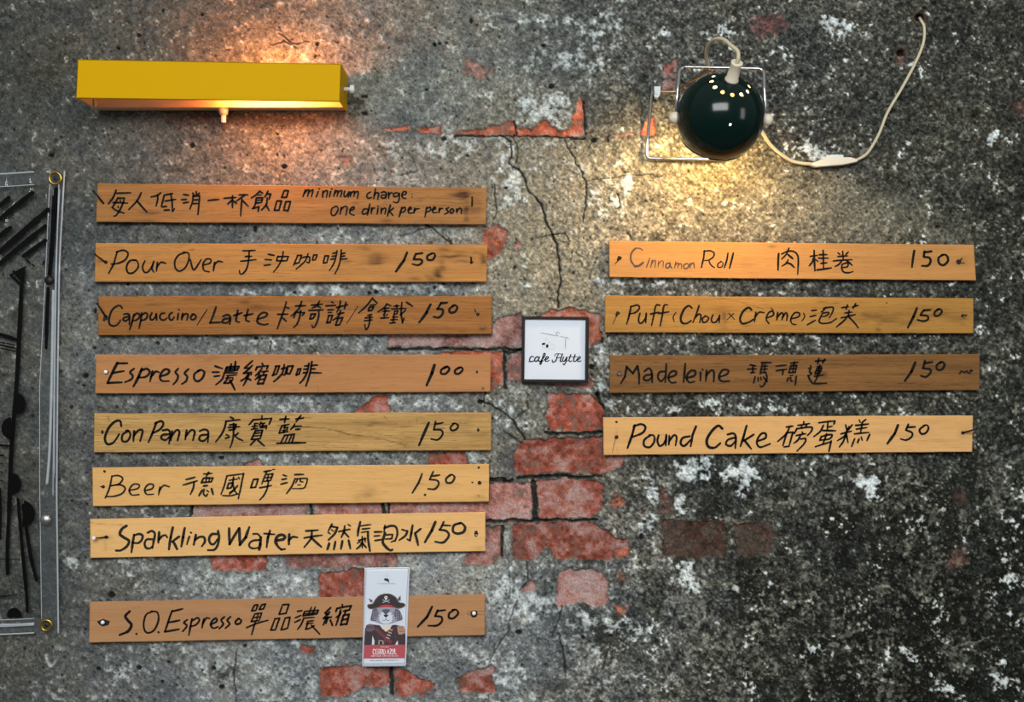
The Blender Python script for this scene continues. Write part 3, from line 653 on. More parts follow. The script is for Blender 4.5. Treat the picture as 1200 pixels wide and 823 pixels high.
# ---- left column, from the top
b1 = board([(114.2,215),(570.2,220.2),(569.2,263.2),(112.5,260.2)], 'wooden board at the top of the left column, lettered minimum charge one drink', (176,124,66), (118,72,30), 1,
 [(541,225,9,4,.75),(545,230,7,3.5,.8),(538,229,10,3,.6),(546,248,4,13,.6),(554,247,9,10,.25),(560,243,4,12,.25),([(450,236),(480,233),(500,231),(520,233),(545,233)],.5,.5),([(470,238),(500,235),(525,237),(547,237)],.5,.45),([(480,243),(520,240),(550,241)],.5,.35),([(440,241),(470,236),(500,234)],.4,.4),(175,249,12,3,.4),(165,258,14,2,.4),(452,259,8,3,.4),(418,239,4,2,.4),(131,238,5,6,.25)],
 [(120,208,10,21,'''160 150 130 230 70 310;165 185 330 180;180 240 150 300 115 352;~115 352 160 385 255 420;180 242 258 242;~258 242 240 305 205 380 160 445 135 452;125 295 295 302;w16 207 265 216 285;w18 183 335 186 355;
 ~455 180 405 275 310 375;w24 405 275 520 405;~685 180 640 212 570 230;645 205 650 250 630 335;820 190 730 208;725 208 690 340;700 345 755 338;735 277 860 257;~800 190 815 270 822 400;w18 822 400 845 365;725 384 785 380;
 950 200 1010 210;925 262 985 258;950 300 1010 290;1060 185 1078 215;1100 165 1102 205;1135 185 1112 210;~1065 215 1055 290 1025 370;1060 218 1140 218;1140 215 1120 435;1075 265 1125 262;1065 308 1120 305'''),
  (230,208,10,21,'''140 272 265 258;325 245 465 235;425 215 425 355;420 265 370 310;435 275 470 305;505 205 605 205;560 215 470 280;535 255 520 450;540 270 610 340;
 ~745 160 700 205 645 240;745 165 780 185;w16 722 210 765 205;712 240 778 238;778 238 765 290;~705 240 690 320 660 365;660 365 735 345;w16 715 268 770 264;700 300 760 295;735 340 725 400;~840 160 825 195 800 232;825 195 872 195;872 195 852 258;~832 240 820 320 765 382;815 320 855 390;
 1030 155 1080 155;1080 155 1058 232;1058 232 1000 235;1000 235 1030 155;945 277 1000 277;1000 277 968 385;968 385 915 385;915 385 945 277;1050 285 1105 282;1105 282 1072 400;1050 285 1025 385;1025 385 1070 385'''),
  (350,212,10,19,'''80 105 50 185;~72 140 100 112 122 108 105 182;~112 140 145 115 168 108 150 186;230 125 205 190;w20 238 95 246 97;285 120 280 195;~285 145 310 120 338 122 325 195;375 125 360 190;w20 384 94 392 97;430 110 410 180;~425 145 450 118 462 125 450 182;~458 145 490 115 508 125 490 186;~540 120 530 165 542 187 562 172 580 140;590 130 580 192;610 130 605 185;~610 155 640 125 656 132 645 182;~652 150 680 125 698 137 687 207;
 ~845 130 810 150 798 180 815 202 855 195;900 95 880 205;~885 168 912 140 937 150 926 216;~965 140 1000 128 1030 150 1020 206;~1018 165 975 170 968 195 1000 202 1020 182;1055 135 1055 205;~1058 168 1080 140 1102 145;
 ~445 298 395 320 380 370 395 405 430 395 460 345 457 308 430 298;500 310 485 392;~493 345 530 305 566 305 566 340 552 402;~600 350 640 335 650 310 620 315 600 350 610 390 652 402;~820 335 770 330 745 370 760 390 800 375 825 325;835 270 805 402;855 320 850 385;~854 350 870 322 892 320;930 325 920 390;w20 929 298 936 303;970 320 965 385;~967 350 1000 322 1022 330 1010 390;w22 1075 285 1040 415;1112 320 1062 360;1065 355 1105 406'''),
  (440,212,10,19,'''~275 150 240 140 214 160 220 185 258 178 282 145;~282 145 276 220 255 256 210 246;~315 168 355 155 360 130 330 128 310 160 320 197 357 206;w14 430 155 431 158;w14 428 187 430 191;
 w22 310 312 278 420;~312 325 345 310 350 340 330 365 298 370;~380 345 420 325 405 308 385 340 395 380 437 375;460 320 450 380;~453 355 480 330 512 326;600 312 580 425;~600 325 640 310 645 340 620 360 592 366;~665 345 705 325 690 308 668 340 680 375 722 370;750 320 745 376;~746 350 765 325 788 325;~858 315 828 330 845 350 850 370 808 392;~895 328 872 360 890 380 917 355 907 330 885 330;950 330 955 376;~955 355 985 320 1005 335 1006 382''')], None, split=[(0, 1), (2, 3)])
nail(b1, (121.5,238.5), (109.5,223.8), 1.15, 14); nail(b1, (553,242), (553.4,231.5), 0.9, 10)

b2 = board([(112,285),(570.8,286.8),(570.2,330.4),(110.8,330.4)], 'stained orange-brown wooden board second in the left column, lettered Pour Over', (200,142,74), (140,90,40), 2,
 [(442,303,14,6,.5),(440,308,22,2,.55),(408,307,9,2.5,.55),(512,322,5,9,.7),(517,311,5,6,.6),(505,326,6,4,.4),(532,301,22,1.8,.6),(545,307,20,1.6,.4),(566,304,5,7,.75),(560,297,12,2,.4),(543,296,14,2,.3),(487,327,6,2,.4),(315,310,7,1.2,.35),(520,293,10,5,.3),(430,291,10,4,.3),(224,292,4,1.5,.4)],
 [(100,270,4.8,7.6,'''180 120 160 190 132 242;~175 122 215 112 240 130 225 165 185 185 145 190;~285 168 250 172 232 205 240 238 270 238 298 205 290 172 268 166;~335 172 322 205 332 235 355 232 378 195;~385 175 375 215 386 236;405 180 400 230;~404 205 425 180 452 186;~562 125 525 140 503 175 508 215 530 230 562 210 582 165 580 130 552 122;~590 165 610 222 652 165;~665 195 700 185 706 165 682 162 662 190 668 225 697 234;728 180 720 228;~724 198 745 175 772 178'''),
  (276,280,10,19,'''85 140 230 135;~160 145 152 260 130 350 88 405 55 410 45 372;115 208 190 205;60 262 240 243;w20 385 182 455 195;345 242 425 248;335 312 410 303;497 205 480 258;497 208 620 205;620 205 600 258;480 258 600 258;~560 150 545 230 500 320 445 390;
 725 195 775 192;775 192 745 278;745 278 688 295;730 195 680 310;~770 225 830 210 868 218 862 280 835 270;~850 175 822 250 765 310 710 355;915 190 957 188;957 188 935 247;935 247 902 250;902 250 915 190'''),
  (330,280,10,19,'''505 200 550 198;550 198 530 278;530 278 488 285;488 285 508 200;~650 140 630 240 600 310 560 370;600 172 650 160;590 205 640 200;575 240 630 232;~700 130 692 230 665 330 625 410;695 177 745 165;690 207 740 200;685 238 768 235''')],
 [(340,270,4.8,9,'''w11 658 125 640 170 595 232;~708 132 695 160;~695 163 735 165 742 180 720 196 688 190;710 133 745 128;~797 130 772 145 775 165 800 166 815 145 810 130 793 130''')], split=[(0,), (1, 2)])
nail(b2, (123.7,307.5), (111,298), 1.0, 14); nail(b2, (552.5,307.5), (552,302), 0.9, 7)
hole(b2, 124,307.6,2.2); hole(b2, 552.6,307.6,2.0)

b3 = board([(115.6,347.5),(576.5,347),(576,391.4),(115,393)], 'brown wooden board third in the left column, lettered with both Cappuccino and Latte', (172,115,56), (112,68,28), 3,
 [(288,354,9,4,.45),(300,360,14,4,.3),(500,352,40,2,.25),(430,388,30,2,.25),(233,351,20,2,.3),(180,357,30,1.2,.3),(566,384,6,5,.35)],
 [(120,345,10,22,'''~232 165 210 135 168 140 110 190 78 290 85 350 130 372 182 350 212 302;~250 235 290 228 316 250 316 352;~310 258 255 275 243 300 275 312 312 283;370 235 350 320 320 415;~362 265 400 225 437 240 430 275 392 305 352 306;460 220 450 310 430 400;~458 245 500 220 527 235 520 275 490 300 452 302;~580 220 560 260 566 297 602 290 632 240;630 230 636 302;~728 222 690 228 673 265 690 297 730 300 757 278;~818 215 785 240 785 285 812 302 842 268;890 225 880 297;w18 894 179 902 185;940 225 930 297;~935 265 970 230 1002 240 990 302;~1065 235 1035 265 1045 295 1080 292 1097 260 1075 233 1050 235'''),
  (100,335,4.8,8.6,'''w4 685 135 628 222;~735 120 718 170 702 208;700 209 760 205;~775 172 800 163 816 180 812 216;~812 184 780 188 771 205 795 209 813 193;~858 138 848 195 866 205;835 168 882 152;~915 135 903 190 922 201;893 168 942 158;~972 187 1010 175 1024 158 1000 151 975 170 968 205 1000 219 1027 215'''),
  (318,340,10,21,'''~175 140 150 230 110 340 70 455;175 203 205 215;75 285 190 283;130 325 175 365;280 188 400 183;~355 135 320 220 232 305;285 262 262 325;285 262 388 265;388 265 362 298;~345 240 330 320 300 400 260 440;
 470 177 600 165;~565 130 530 185 480 210;545 190 577 207;440 240 605 232;465 282 517 280;517 280 490 332;490 332 450 342;450 342 468 282;~557 245 552 320 520 410 490 442 475 412;
 708 140 725 150;640 185 755 180;660 235 725 230;w17 665 265 710 262;668 300 717 297;717 297 690 378;690 378 650 385;650 385 672 300;765 205 895 172;810 130 798 200 768 260;875 145 855 222;775 282 850 265;~812 240 785 310 722 352;780 335 752 412;780 335 838 322;838 322 800 408;752 412 800 408;w8 1012 190 880 395'''),
  (380,340,10,20,'''~565 95 500 180 402 270;565 100 622 155;540 178 605 172;527 202 580 197;580 197 555 240;555 240 515 245;515 245 530 200;w17 510 297 560 287;480 327 565 318;472 360 560 350;~537 290 530 380 512 440 487 462 474 405;
 ~735 160 700 210 630 255;735 165 782 187;w17 695 217 760 212;690 250 765 245;715 215 700 325;w16 690 288 704 305;w16 740 285 725 305;665 330 755 325;w18 790 222 960 215;848 175 850 215;w17 812 190 880 185;825 247 862 244;862 244 850 280;w17 850 280 820 285;820 285 826 247;w17 800 320 860 315;w17 780 350 855 345;815 290 808 382;770 388 835 380;~910 145 900 260 915 382;915 382 935 330;955 235 890 292;w24 965 145 1035 190''')],
 [(340,335,4.8,9.5,'''w11 790 105 768 150 726 206;850 95 830 130;~828 130 858 135 856 160 835 179 808 175;848 98 884 95;~922 112 897 130 900 150 925 148 940 125 930 110 913 112''')], split=[(0, 1), (2, 3)], contrast=1.1)
nail(b3, (124,371.5), (114,356), 1.1, 14)
hole(b3, 124,372,2.6,3.4); hole(b3, 122,375,1.6,2); hole(b3, 560,368.5,2.0,2.2); hole(b3, 557,364.5,0.8,2.8,ang=-.3)
screw(b3, 564.5,383.8,1.9,RIM,'old_plug')

b4 = board([(112.5,415.6),(575.4,415.6),(574.4,459.3),(111.5,461.4)], 'pinkish-brown wooden board fourth in the left column, lettered Espresso and priced 100', (192,135,83), (150,100,58), 4,
 [(245,420,14,3,.25),(240,432,10,3,.18),([(374,452),(374.4,459)],.3,.4)],
 [(100,402,4.8,9.4,'''w11 180 113 125 225;178 115 236 114;152 170 217 158;125 226 206 222;~274 145 252 165 266 185 258 205 223 221;w11 318 145 300 190 270 245;~312 157 345 146 362 165 340 190 293 196;378 160 364 216;~370 190 395 162 414 165;~425 187 462 175 472 155 445 150 420 185 430 213 470 215;~522 145 507 165 521 185 515 210 495 233;~580 148 559 170 573 190 566 215 543 231;~643 155 614 175 614 205 635 216 660 195 669 165 650 152 632 158'''),
  (245,408,10,23,'''70 212 155 240;40 282 115 282;60 333 125 325;205 225 350 215;207 225 188 268;188 270 330 260;352 215 330 262;260 190 245 265;310 160 298 262;w17 197 246 340 238;w20 175 292 330 292;~180 292 150 370 80 430;w18 205 325 320 315;w18 195 352 280 345;~225 325 208 370 175 410;175 412 230 410;~230 410 255 395 280 362;242 375 270 425 302 490;
 ~508 150 455 200 415 235;w20 418 237 482 235;~507 205 440 270 402 297;402 297 495 285;495 285 492 315;465 300 430 350;~470 310 440 370 402 440;375 385 440 345;430 345 490 377;w26 622 182 634 202;562 225 545 262;562 222 692 208;692 208 675 250;~620 240 580 290 545 325;590 290 578 340 540 370;w20 615 278 692 270;650 275 632 310;605 325 672 315;672 315 630 425;605 325 568 420;568 420 640 412;w18 600 370 655 362;
 780 215 825 210;825 210 790 305;790 305 740 322;787 215 745 325;~850 245 905 235 890 310 865 312;~882 195 860 290 810 350 758 395;922 215 985 210;985 210 945 302;945 302 905 300;905 300 925 215'''),
  (300,408,10,22,'''490 247 525 242;525 242 505 305;505 305 470 320;470 320 494 245;~620 180 600 280 560 360 515 412;570 212 620 205;560 250 610 245;555 292 605 285;w24 ~655 160 635 280 610 370 585 445;645 205 720 200;640 247 695 245;635 287 765 292''')],
 [(340,402,4.8,9.5,'''w12 812 125 798 170 768 238;~882 135 852 150 850 172 875 173 895 150 885 133 865 139;~957 138 930 152 928 170 950 173 970 152 962 137 942 141''')], split=[(0,), (1, 2)], fine=1.2, contrast=0.75)
pin(b4, 124.5,436,2.3,3.5); screw(b4, 566,455,1.7,RIM,'old_plug')
hole(b4, 124.6,436.2,3.0); hole(b4, 559,436,1.2,1.7)

b5 = board([(110.4,484.5),(575.8,483.5),(575.4,527.8),(110,530.3)], 'yellowish wooden board with wavy dark grain, fifth in the left column, lettered Con Panna', (208,166,100), (146,106,54), 5,
 [([(325,499),(360,500),(388,504),(405,508),(422,511),(445,514),(460,517),(476,521)],.45,.75),([(472,522),(480,520)],.8,.6),([(410,501),(440,508),(470,515),(482,520)],.3,.4),(434,498,6,2,.5),([(378,522),(386,519)],.6,.5),([(450,488),(456,495),(470,498),(490,493)],.5,.5),([(488,490),(490,496)],.5,.5),(558,505,20,10,.25),(440,496,22,2,.3),([(500,500),(540,496),(575,505)],.4,.35),([(530,516),(575,513)],.4,.3),(127,491,1,2,.5),(480,518,14,4,.3)],
 [(100,472,4.8,9,'''w10 ~202 132 195 103 165 108 130 145 110 200 125 234 160 222 190 178;~242 160 210 180 208 215 235 217 253 185 243 158 228 158;275 160 270 218;~274 185 300 155 322 160 308 217;400 110 380 165 355 223;~393 117 425 104 439 120 420 150 373 176;~436 156 465 153 477 175 471 231;~470 178 435 182 427 200 450 211 472 193;488 160 480 212;~484 190 512 155 529 165 519 213;570 155 562 207;~566 190 595 155 615 165 605 212;~643 160 670 151 691 165 689 223;~688 180 650 185 641 208 665 216 690 193'''),
  (250,476,10,21,'''w22 200 130 238 150;145 180 312 160;w23 ~150 180 130 260 90 340 28 420;190 222 268 215;268 215 250 275;175 252 308 242;185 283 255 272;~237 205 235 350 215 440 195 490;150 335 177 347;143 377 187 365;~292 315 275 332 250 345;~252 350 290 380 345 405;
 572 115 565 152;470 160 682 145;682 145 652 215;470 160 418 220;w18 480 208 525 203;490 205 475 270;w18 455 240 520 233;w18 445 274 520 262;560 190 538 228;w18 550 208 605 200;w18 550 237 628 228;585 205 570 250;w18 545 257 615 250;625 232 618 268;495 288 445 392;495 290 575 282;575 282 550 382;w18 480 322 562 312;w18 468 352 555 345;442 392 550 382;490 400 435 457;520 400 598 467;
 780 158 888 150;850 120 835 195;965 152 1057 140;1027 110 970 185;805 230 888 215;805 230 770 318;w17 820 257 870 250;870 250 865 280;w17 812 287 862 280;840 225 835 262;828 285 824 315;770 318 872 300;~955 210 935 245 905 275;935 242 1032 235;965 275 1018 270;835 345 952 328;950 328 920 430;835 345 790 432;w18 875 345 838 430;w18 918 340 880 430;w24 745 437 1082 430''')],
 [(340,472,4.8,8,'''w11 780 113 725 240;818 107 808 152;820 120 860 113;~808 152 850 155 857 180 830 209 793 205;~922 118 902 140 910 156 935 150 945 130 930 117 913 118''')], contrast=1.35)
hole(b5, 120,506.5,1.6,2.6); hole(b5, 560.5,504,1.5,2.0)

b6 = board([(108.3,548),(573.3,544),(572.9,588),(108.8,593.3)], 'pale honey wooden board sixth in the left column, lettered Beer', (236,184,112), (200,146,82), 6,
 [(430,579,12,7,.30),(420,583,8,4,.25),(562,580,8,9,.2),(500,568,40,3,.12)],
 [(100,535,4.8,7.2,'''~150 110 135 180 112 234;~148 112 185 108 210 125 190 155 145 166;~145 165 195 160 224 180 205 210 160 225 116 226;~248 192 295 180 302 160 270 158 247 190 262 217 302 215;~338 192 375 182 382 160 355 158 334 185 345 213 384 213;420 172 412 216;~415 195 440 165 472 171'''),
  (210,540,10,21,'''185 195 80 222;210 238 45 287;~175 250 165 320 132 395;w18 285 157 385 150;345 137 315 187;285 207 395 203;285 207 258 260;260 258 375 250;395 203 375 250;w17 322 200 310 255;w17 357 200 347 255;w24 285 297 330 293;w24 270 345 232 410;~292 335 285 390 315 416 332 392;322 350 346 367;w24 380 330 397 395;
 560 180 530 290 490 395;w18 560 178 755 155;755 152 725 300 692 447;w18 ~510 410 600 412 692 388;w18 585 232 682 215;578 267 632 258;632 258 607 320;607 320 560 327;560 327 580 265;w18 590 378 642 340;~637 195 630 270 650 350 682 395;~682 295 640 345 590 392;w18 695 195 707 217'''),
  (270,540,10,21,'''270 222 325 215;325 215 295 312;295 312 240 317;240 317 272 220;395 130 477 115;w14 495 105 520 103;~427 130 400 190 368 272;w18 425 162 497 155;497 155 470 232;w18 470 232 392 245;w17 447 160 430 238;w17 405 202 482 195;345 318 482 292;~447 240 430 330 390 410 345 460;620 168 657 182;605 222 657 212;590 277 667 258;755 165 857 162;~757 215 720 300 660 385;w18 ~757 215 880 208 902 220 882 290 850 325 725 329;w18 790 215 765 262;w18 ~822 215 820 243 852 250;w16 790 287 822 283''')],
 [(340,535,4.8,8.2,'''742 98 722 150 688 205;805 86 785 130;802 111 840 105;~785 130 825 135 836 155 815 183 776 183;~902 105 878 125 882 148 910 146 925 118 910 103 893 107''')], split=[(0,), (1, 2)], contrast=0.7, pen=SOFT_INK)
hole(b6, 122.5,552.5,1.6); hole(b6, 561,548.2,1.5); hole(b6, 562,566,2.3); hole(b6, 553.5,565.6,1.3,1.0); hole(b6, 498,580.2,1.5); hole(b6, 560.8,581.5,.7); hole(b6, 118.5,570.5,1.6,.6)
screw(b6, 121,570.6,2.0,NAIL)

PEN = 1.1
b7 = board([(105.6,608.3),(568.8,600),(568.8,646),(105.8,654)], 'light yellow wooden board with the boldest lettering, Sparkling Water, in the left column', (244,192,122), (208,156,92), 7,
 [([(106,613),(142,614.5)],.4,.6),(124,630,6,4,.25),(124,640,2,6,.2),(560,642,8,3,.2),([(345,613),(400,615)],.3,.3),(548,626,5,5,.15),(340,621,7,3,.2)],
 [(130,600,10,35,'''~182 165 130 200 105 260 150 300 210 340 190 400 120 450 60 455;w32 270 270 255 360 240 475;w30 ~275 275 330 260 370 280 360 330 320 365 265 365;w30 ~430 245 480 225 515 260 500 350 485 425;w30 ~485 322 420 325 395 370 410 420 450 430 487 408;565 240 555 360;w28 ~560 330 600 285 640 275 660 300;725 185 700 300 680 440;w30 800 290 715 352;730 350 775 437;865 190 845 300 825 405;w26 920 290 890 380;w26 934 243 944 248;w32 995 270 970 385;w32 ~985 330 1040 295 1090 300 1100 350 1065 405'''),
  (240,600,10,36,'''w32 ~140 260 80 265 50 320 70 375 110 375 150 320;w33 ~155 225 167 300 150 390 110 445 35 450;285 195 290 380;290 380 400 195;405 195 410 388;410 388 480 300 522 180;w24 ~565 260 620 260 655 300;w40 655 300 650 380 637 442;w28 ~645 330 560 340 520 380 530 415 570 430 630 420;w32 765 220 740 300 725 415;w26 695 255 817 265;w38 ~850 335 920 322 940 290 900 270 850 290 830 350 860 410 900 445;w26 895 442 942 436;990 265 985 380;w30 ~990 330 1030 295 1085 300'''),
  (350,595,10,27,'''85 275 225 265;65 357 275 325;~157 270 145 360 110 410 65 465;w32 155 360 265 460;390 195 350 270;375 220 455 235;w30 ~455 235 420 310 350 380;w20 385 262 410 277;w22 345 290 370 310;w24 470 282 600 255;~540 215 530 280 500 350;535 290 587 347;w22 580 200 607 217;w33 358 420 337 490;w33 430 400 412 490;w33 512 395 495 485;w33 585 385 605 480;
 w30 722 170 700 260 692 330;w22 730 217 845 200;w22 745 252 835 242;w20 735 292 815 280;w32 ~812 285 815 380 835 508;w24 745 340 745 472;w22 700 385 790 365;w22 690 418 720 397;~745 400 720 450 680 485;750 420 792 470;w22 775 355 780 405;
 890 287 975 285;w24 885 335 950 330;w28 895 387 975 375;w24 1012 210 1000 290;w30 ~1005 240 1080 215 1140 230 1157 310 1130 390;w20 1130 385 1080 405;w24 1020 322 1102 315;w24 1100 318 1092 362;w22 1092 365 1015 370;w36 ~1012 300 985 400 1020 460 1070 500 1097 495'''),
  (440,595,10,33,'''w22 310 258 370 275;w30 ~375 275 350 330 280 382;435 210 420 300 405 385;w26 405 388 372 372;w28 530 250 465 302;465 302 500 440''')],
 [(440,595,10,36,'''702 170 660 270 580 405;w28 800 170 755 260;w24 790 207 877 212;w30 ~750 260 830 275 860 330 810 400 760 412 700 400;w34 ~992 182 920 210 910 280 960 305 1030 287 1050 230 1010 184 978 184''')], split=[(0, 1), (2, 3)], contrast=0.6, pen=SOFT_INK)
PEN = 1.3
nail(b7, (124.3,629.8), (110.5,630.9), 0.8, 8)
mb = MB(); mb.ball(P(109.8,631,F+8), 2.4*S, 14); mb.build('pin_head', PIN, b7, True)
hole(b7, 124.5,629.7,2.6,2.0); hole(b7, 558,625.6,2.3,3.8)
screw(b7, 558.3,627.5,1.2,STEEL)

b8 = board([(105.2,705.6),(568.5,696.3),(568,744.6),(104.2,753.5)], 'plain brown wooden board lowest in the left column, with a printed card over it', (192,142,96), (150,105,66), 8,
 [(250,722,30,3,.12),(310,710,30,2,.15),(560,738,20,3,.15)],
 [(100,690,4.8,8.2,'''w11 ~250 128 225 155 240 180 259 205 240 240 193 261;w9 287 255 289 257;~377 128 340 150 328 210 345 248 385 235 411 180 405 135 372 128;w9 411 245 413 247;488 125 465 190 447 243;488 128 547 114;470 190 530 179;447 243 527 229;~574 175 555 192 571 210 548 241;600 170 590 220 582 262;~597 184 630 165 641 180 620 205 590 213;667 170 656 221;~662 195 680 167 700 168;~707 202 738 185 735 168 715 180 705 205 720 223 747 215;~782 160 764 178 776 200 753 226;~817 158 799 178 811 200 788 223;~864 168 845 185 850 200 870 195 876 178 858 168'''),
  (285,695,10,19,'''130 145 172 140;172 140 147 207;147 207 98 212;98 212 132 145;217 140 262 130;262 130 237 190;237 190 188 195;188 195 217 140;137 247 217 235;217 235 187 325;137 247 92 337;w16 120 292 202 280;w16 177 242 155 335;92 337 187 325;~40 408 170 355 290 322;142 345 100 490;
 460 140 537 135;537 135 502 240;502 240 420 252;420 252 462 140;370 305 427 298;427 298 377 435;377 435 323 437;323 437 372 305;490 297 550 285;550 285 520 415;520 415 443 437;443 437 492 297;
 635 217 692 208;613 292 677 265;603 347 670 315;722 217 882 203;722 217 698 272;700 270 862 250;882 203 862 250;w16 800 170 760 265;w16 845 165 808 260;w16 712 247 872 230;~712 292 680 370 638 427;w17 712 298 832 287;w17 752 335 825 325;w17 740 365 820 352;~755 345 745 390 730 428;730 428 775 418;775 418 832 385;~800 380 850 435 897 485'''),
  (340,690,4.8,8.6,'''228 108 196 138;196 138 216 146;222 132 188 168;188 168 232 160;213 160 202 195;203 170 186 205;226 178 238 208;w8 293 91 296 101;264 112 257 130;264 112 343 97;343 97 334 117;~284 122 272 165 258 207;~284 135 275 152 260 162;w8 300 127 335 120;w8 313 124 306 145;w8 300 151 331 145;331 145 318 202;300 151 284 206;w8 284 204 320 198;w8 295 177 324 170''')],
 [(340,690,4.8,8.6,'''w10 798 102 770 160 718 215;830 122 815 155;828 126 872 121;~815 155 850 160 853 185 825 208 778 209;~922 120 895 140 895 165 920 166 945 140 935 120 912 120''')], split=[(0,), (1, 2)], fine=1.4, contrast=0.55)
mb = MB()
for pts in ([(113.5,728.5),(121,725.5),(129,728.5),(127,733),(120,734.5),(116,732)],): mb.add([P(x, y, F + .25) for x, y in pts], [tuple(range(len(pts)))])
mb.build('nail_hole', HOLE, b8)
hole(b8, 555.6,719.8,4.2,4.2)
mb = MB(); ink(mb, '547.5 718.6 549 716.8 568.2 716.2; 547.5 718.6 549 720.9 568.2 720.6', 0, 0, 1, 0.55, F + .2, 3); mb.build('slot', RIM, b8)
pin(b8, 121,729.3,2.3,4); pin(b8, 555.5,718.6,2.4,4)

# ---- right column, from the top
r1 = board([(713.5,282.5),(1141.3,287),(1143.8,328.8),(714.2,325.2)], 'orange wooden board at the top of the right column, lettered Cinnamon Roll', (206,148,82), (166,108,54), 9,
 [(906,289,6,3,.35),(1080,300,30,14,.12),(1125,307,8,5,.3),(873,308,14,6,.15),([(985,300),(1040,303)],.5,.2)],
 [(730,276,10,13,'''w20 ~150 150 110 190 92 240 97 300 140 362;w13 ~230 172 195 152 150 152;w26 ~140 362 190 355 236 318;w14 310 285 275 375;w14 308 268 312 272;345 290 325 375;~335 335 365 295 382 300 375 375;w10 420 300 410 370;w10 ~414 340 450 300 472 310 470 372;w15 ~545 320 510 335 503 370 530 382 552 342;w15 550 320 555 365 575 382;620 310 605 380;~614 350 640 325 652 335 642 382;~647 355 670 330 687 345 687 387;w15 ~743 330 714 350 720 387 752 386 772 350 750 328 732 332;w15 790 325 785 382;w15 ~788 355 820 320 832 340 838 382''', 1),
  (730,276,10,19,'''w20 955 180 945 270 920 375;~948 187 1020 180 1067 205 1060 250 1010 287 958 296;w17 ~1005 290 1030 345 1072 378'''),
  (700,270,4.8,7,'''w5 ~697 175 678 190 680 208 700 206 707 185 693 174;735 128 728 170 714 211;w8 765 128 755 170 744 213'''),
  (900,276,10,19,'''w23 125 215 118 405;~160 218 230 187 300 188 345 230 355 300 348 455;~245 150 215 220 160 277;w23 235 225 290 272;~237 285 210 330 163 360;w22 ~215 320 265 335 307 375;
 495 245 580 235;w21 540 175 550 415;~530 270 520 310 483 357;560 285 587 307;600 227 690 225;645 175 650 387;590 267 707 265;620 327 692 320;w22 575 405 742 380;820 205 842 222;940 195 910 227;820 247 932 240;875 185 883 290;765 300 985 285;~870 290 830 340 788 365;w22 920 292 987 350;~870 337 932 322 932 365 880 377;~868 335 865 390 890 430 940 438 997 424''')],
 [(910,270,4.8,9.5,'''775 115 762 207;832 118 828 150;835 123 872 118;~828 150 860 155 866 178 850 199 818 200;~937 138 912 155 915 185 940 196 965 170 955 140 928 138''')], split=[(0, 1, 2), (3,)], contrast=0.7)
nail(r1, (726,302.8), (724.3,304.5), 1.0, 2.5)
hole(r1, 726,302.6,2.7,2.4); hole(r1, 1123.5,307,3.2,3.0); hole(r1, 1126.5,304,2.2,1.0,ang=-.9); hole(r1, 1128,308.3,3.0,.6,ang=.05)
dark_tail(r1, '725 304 721 309.6', 0.8)

r2 = board([(708.8,346.5),(1140.8,349.6),(1140.8,390.8),(708.8,389.8)], 'yellow-brown wooden board second in the right column, lettered Puff and Chou Creme', (188,138,66), (134,92,40), 10,
 [(849,372,3,10,.5),(848,366,12,6,.3),(846,384,6,4,.35),(1040,374,34,9,.40),(1018,370,10,5,.3),(1028,386,4,4,.45),(1060,366,30,2,.3),(1105,368,30,4,.3),([(844,349),(870,355),(894,362)],.4,.5),([(1010,369),(1035,366),(1075,372)],.5,.4),(980,355,5,1.5,.3),(964,355,8,1.2,.3),(1120,372,20,6,.25),(1085,362,30,3,.25)],
 [(700,335,4.8,7.4,'''190 115 180 165 165 216;~187 119 225 109 237 125 215 150 178 159;~240 155 232 190 240 211 260 200 277 165;275 155 272 207;~352 110 330 112 318 165 305 223;300 159 347 149;~394 108 375 113 365 170 353 226;345 156 402 147;w5 ~442 150 427 175 432 202;w9 ~532 125 515 113 490 130 470 175 475 206 500 213 527 197;572 112 555 165 538 207;~547 185 570 160 583 170 576 207;~610 170 592 185 595 206 615 201 626 180 606 169;~650 165 641 190 650 206 670 201 688 170;688 165 686 207;w4 740 155 773 191;w4 768 155 730 191;w9 ~867 135 850 123 820 145 803 185 815 213 850 206 877 190;892 150 884 202;~887 178 910 150 937 152;~953 182 990 165 985 143 962 155 950 187 965 213;w5 978 127 990 136;1015 150 1010 192;~1011 178 1035 153 1046 165 1038 192;~1041 178 1060 153 1069 165 1065 194;~1088 187 1130 175 1137 155 1110 153 1088 187 1095 213 1117 219;w5 ~1160 153 1166 175 1149 200'''),
  (930,340,10,19,'''210 242 272 235;195 312 262 295;160 408 257 353;~377 200 350 240 323 257;~350 217 420 202 465 207 455 260 418 327;~345 272 395 262 415 270 385 300 338 312;~342 268 310 330 300 370 340 392 430 380 502 335;565 208 642 195;632 175 615 227;690 200 757 180;727 160 695 217;602 270 682 260;652 240 640 292;558 327 722 288;w21 ~647 290 590 360 503 432;w21 ~640 310 710 380 757 442''')],
 [(910,335,4.8,9,'''w10 790 125 770 175 738 236;830 137 810 162;828 139 867 135;~810 165 848 170 851 190 825 199 793 192;~912 132 890 148 892 169 915 166 930 145 918 130 903 134''')])
nail(r2, (724,367.3), (722.6,369), 1.0, 2.5)
hole(r2, 724,367.2,2.4,2.1); hole(r2, 1128.5,370.3,2.4,2.0); hole(r2, 1132,369.5,1.6,1.0); hole(r2, 1039,355,.8,1.1)
dark_tail(r2, '723.4 369 718 380.5', 0.7)
screw(r2, 1130.5,371.8,1.6,RIM,'old_plug')

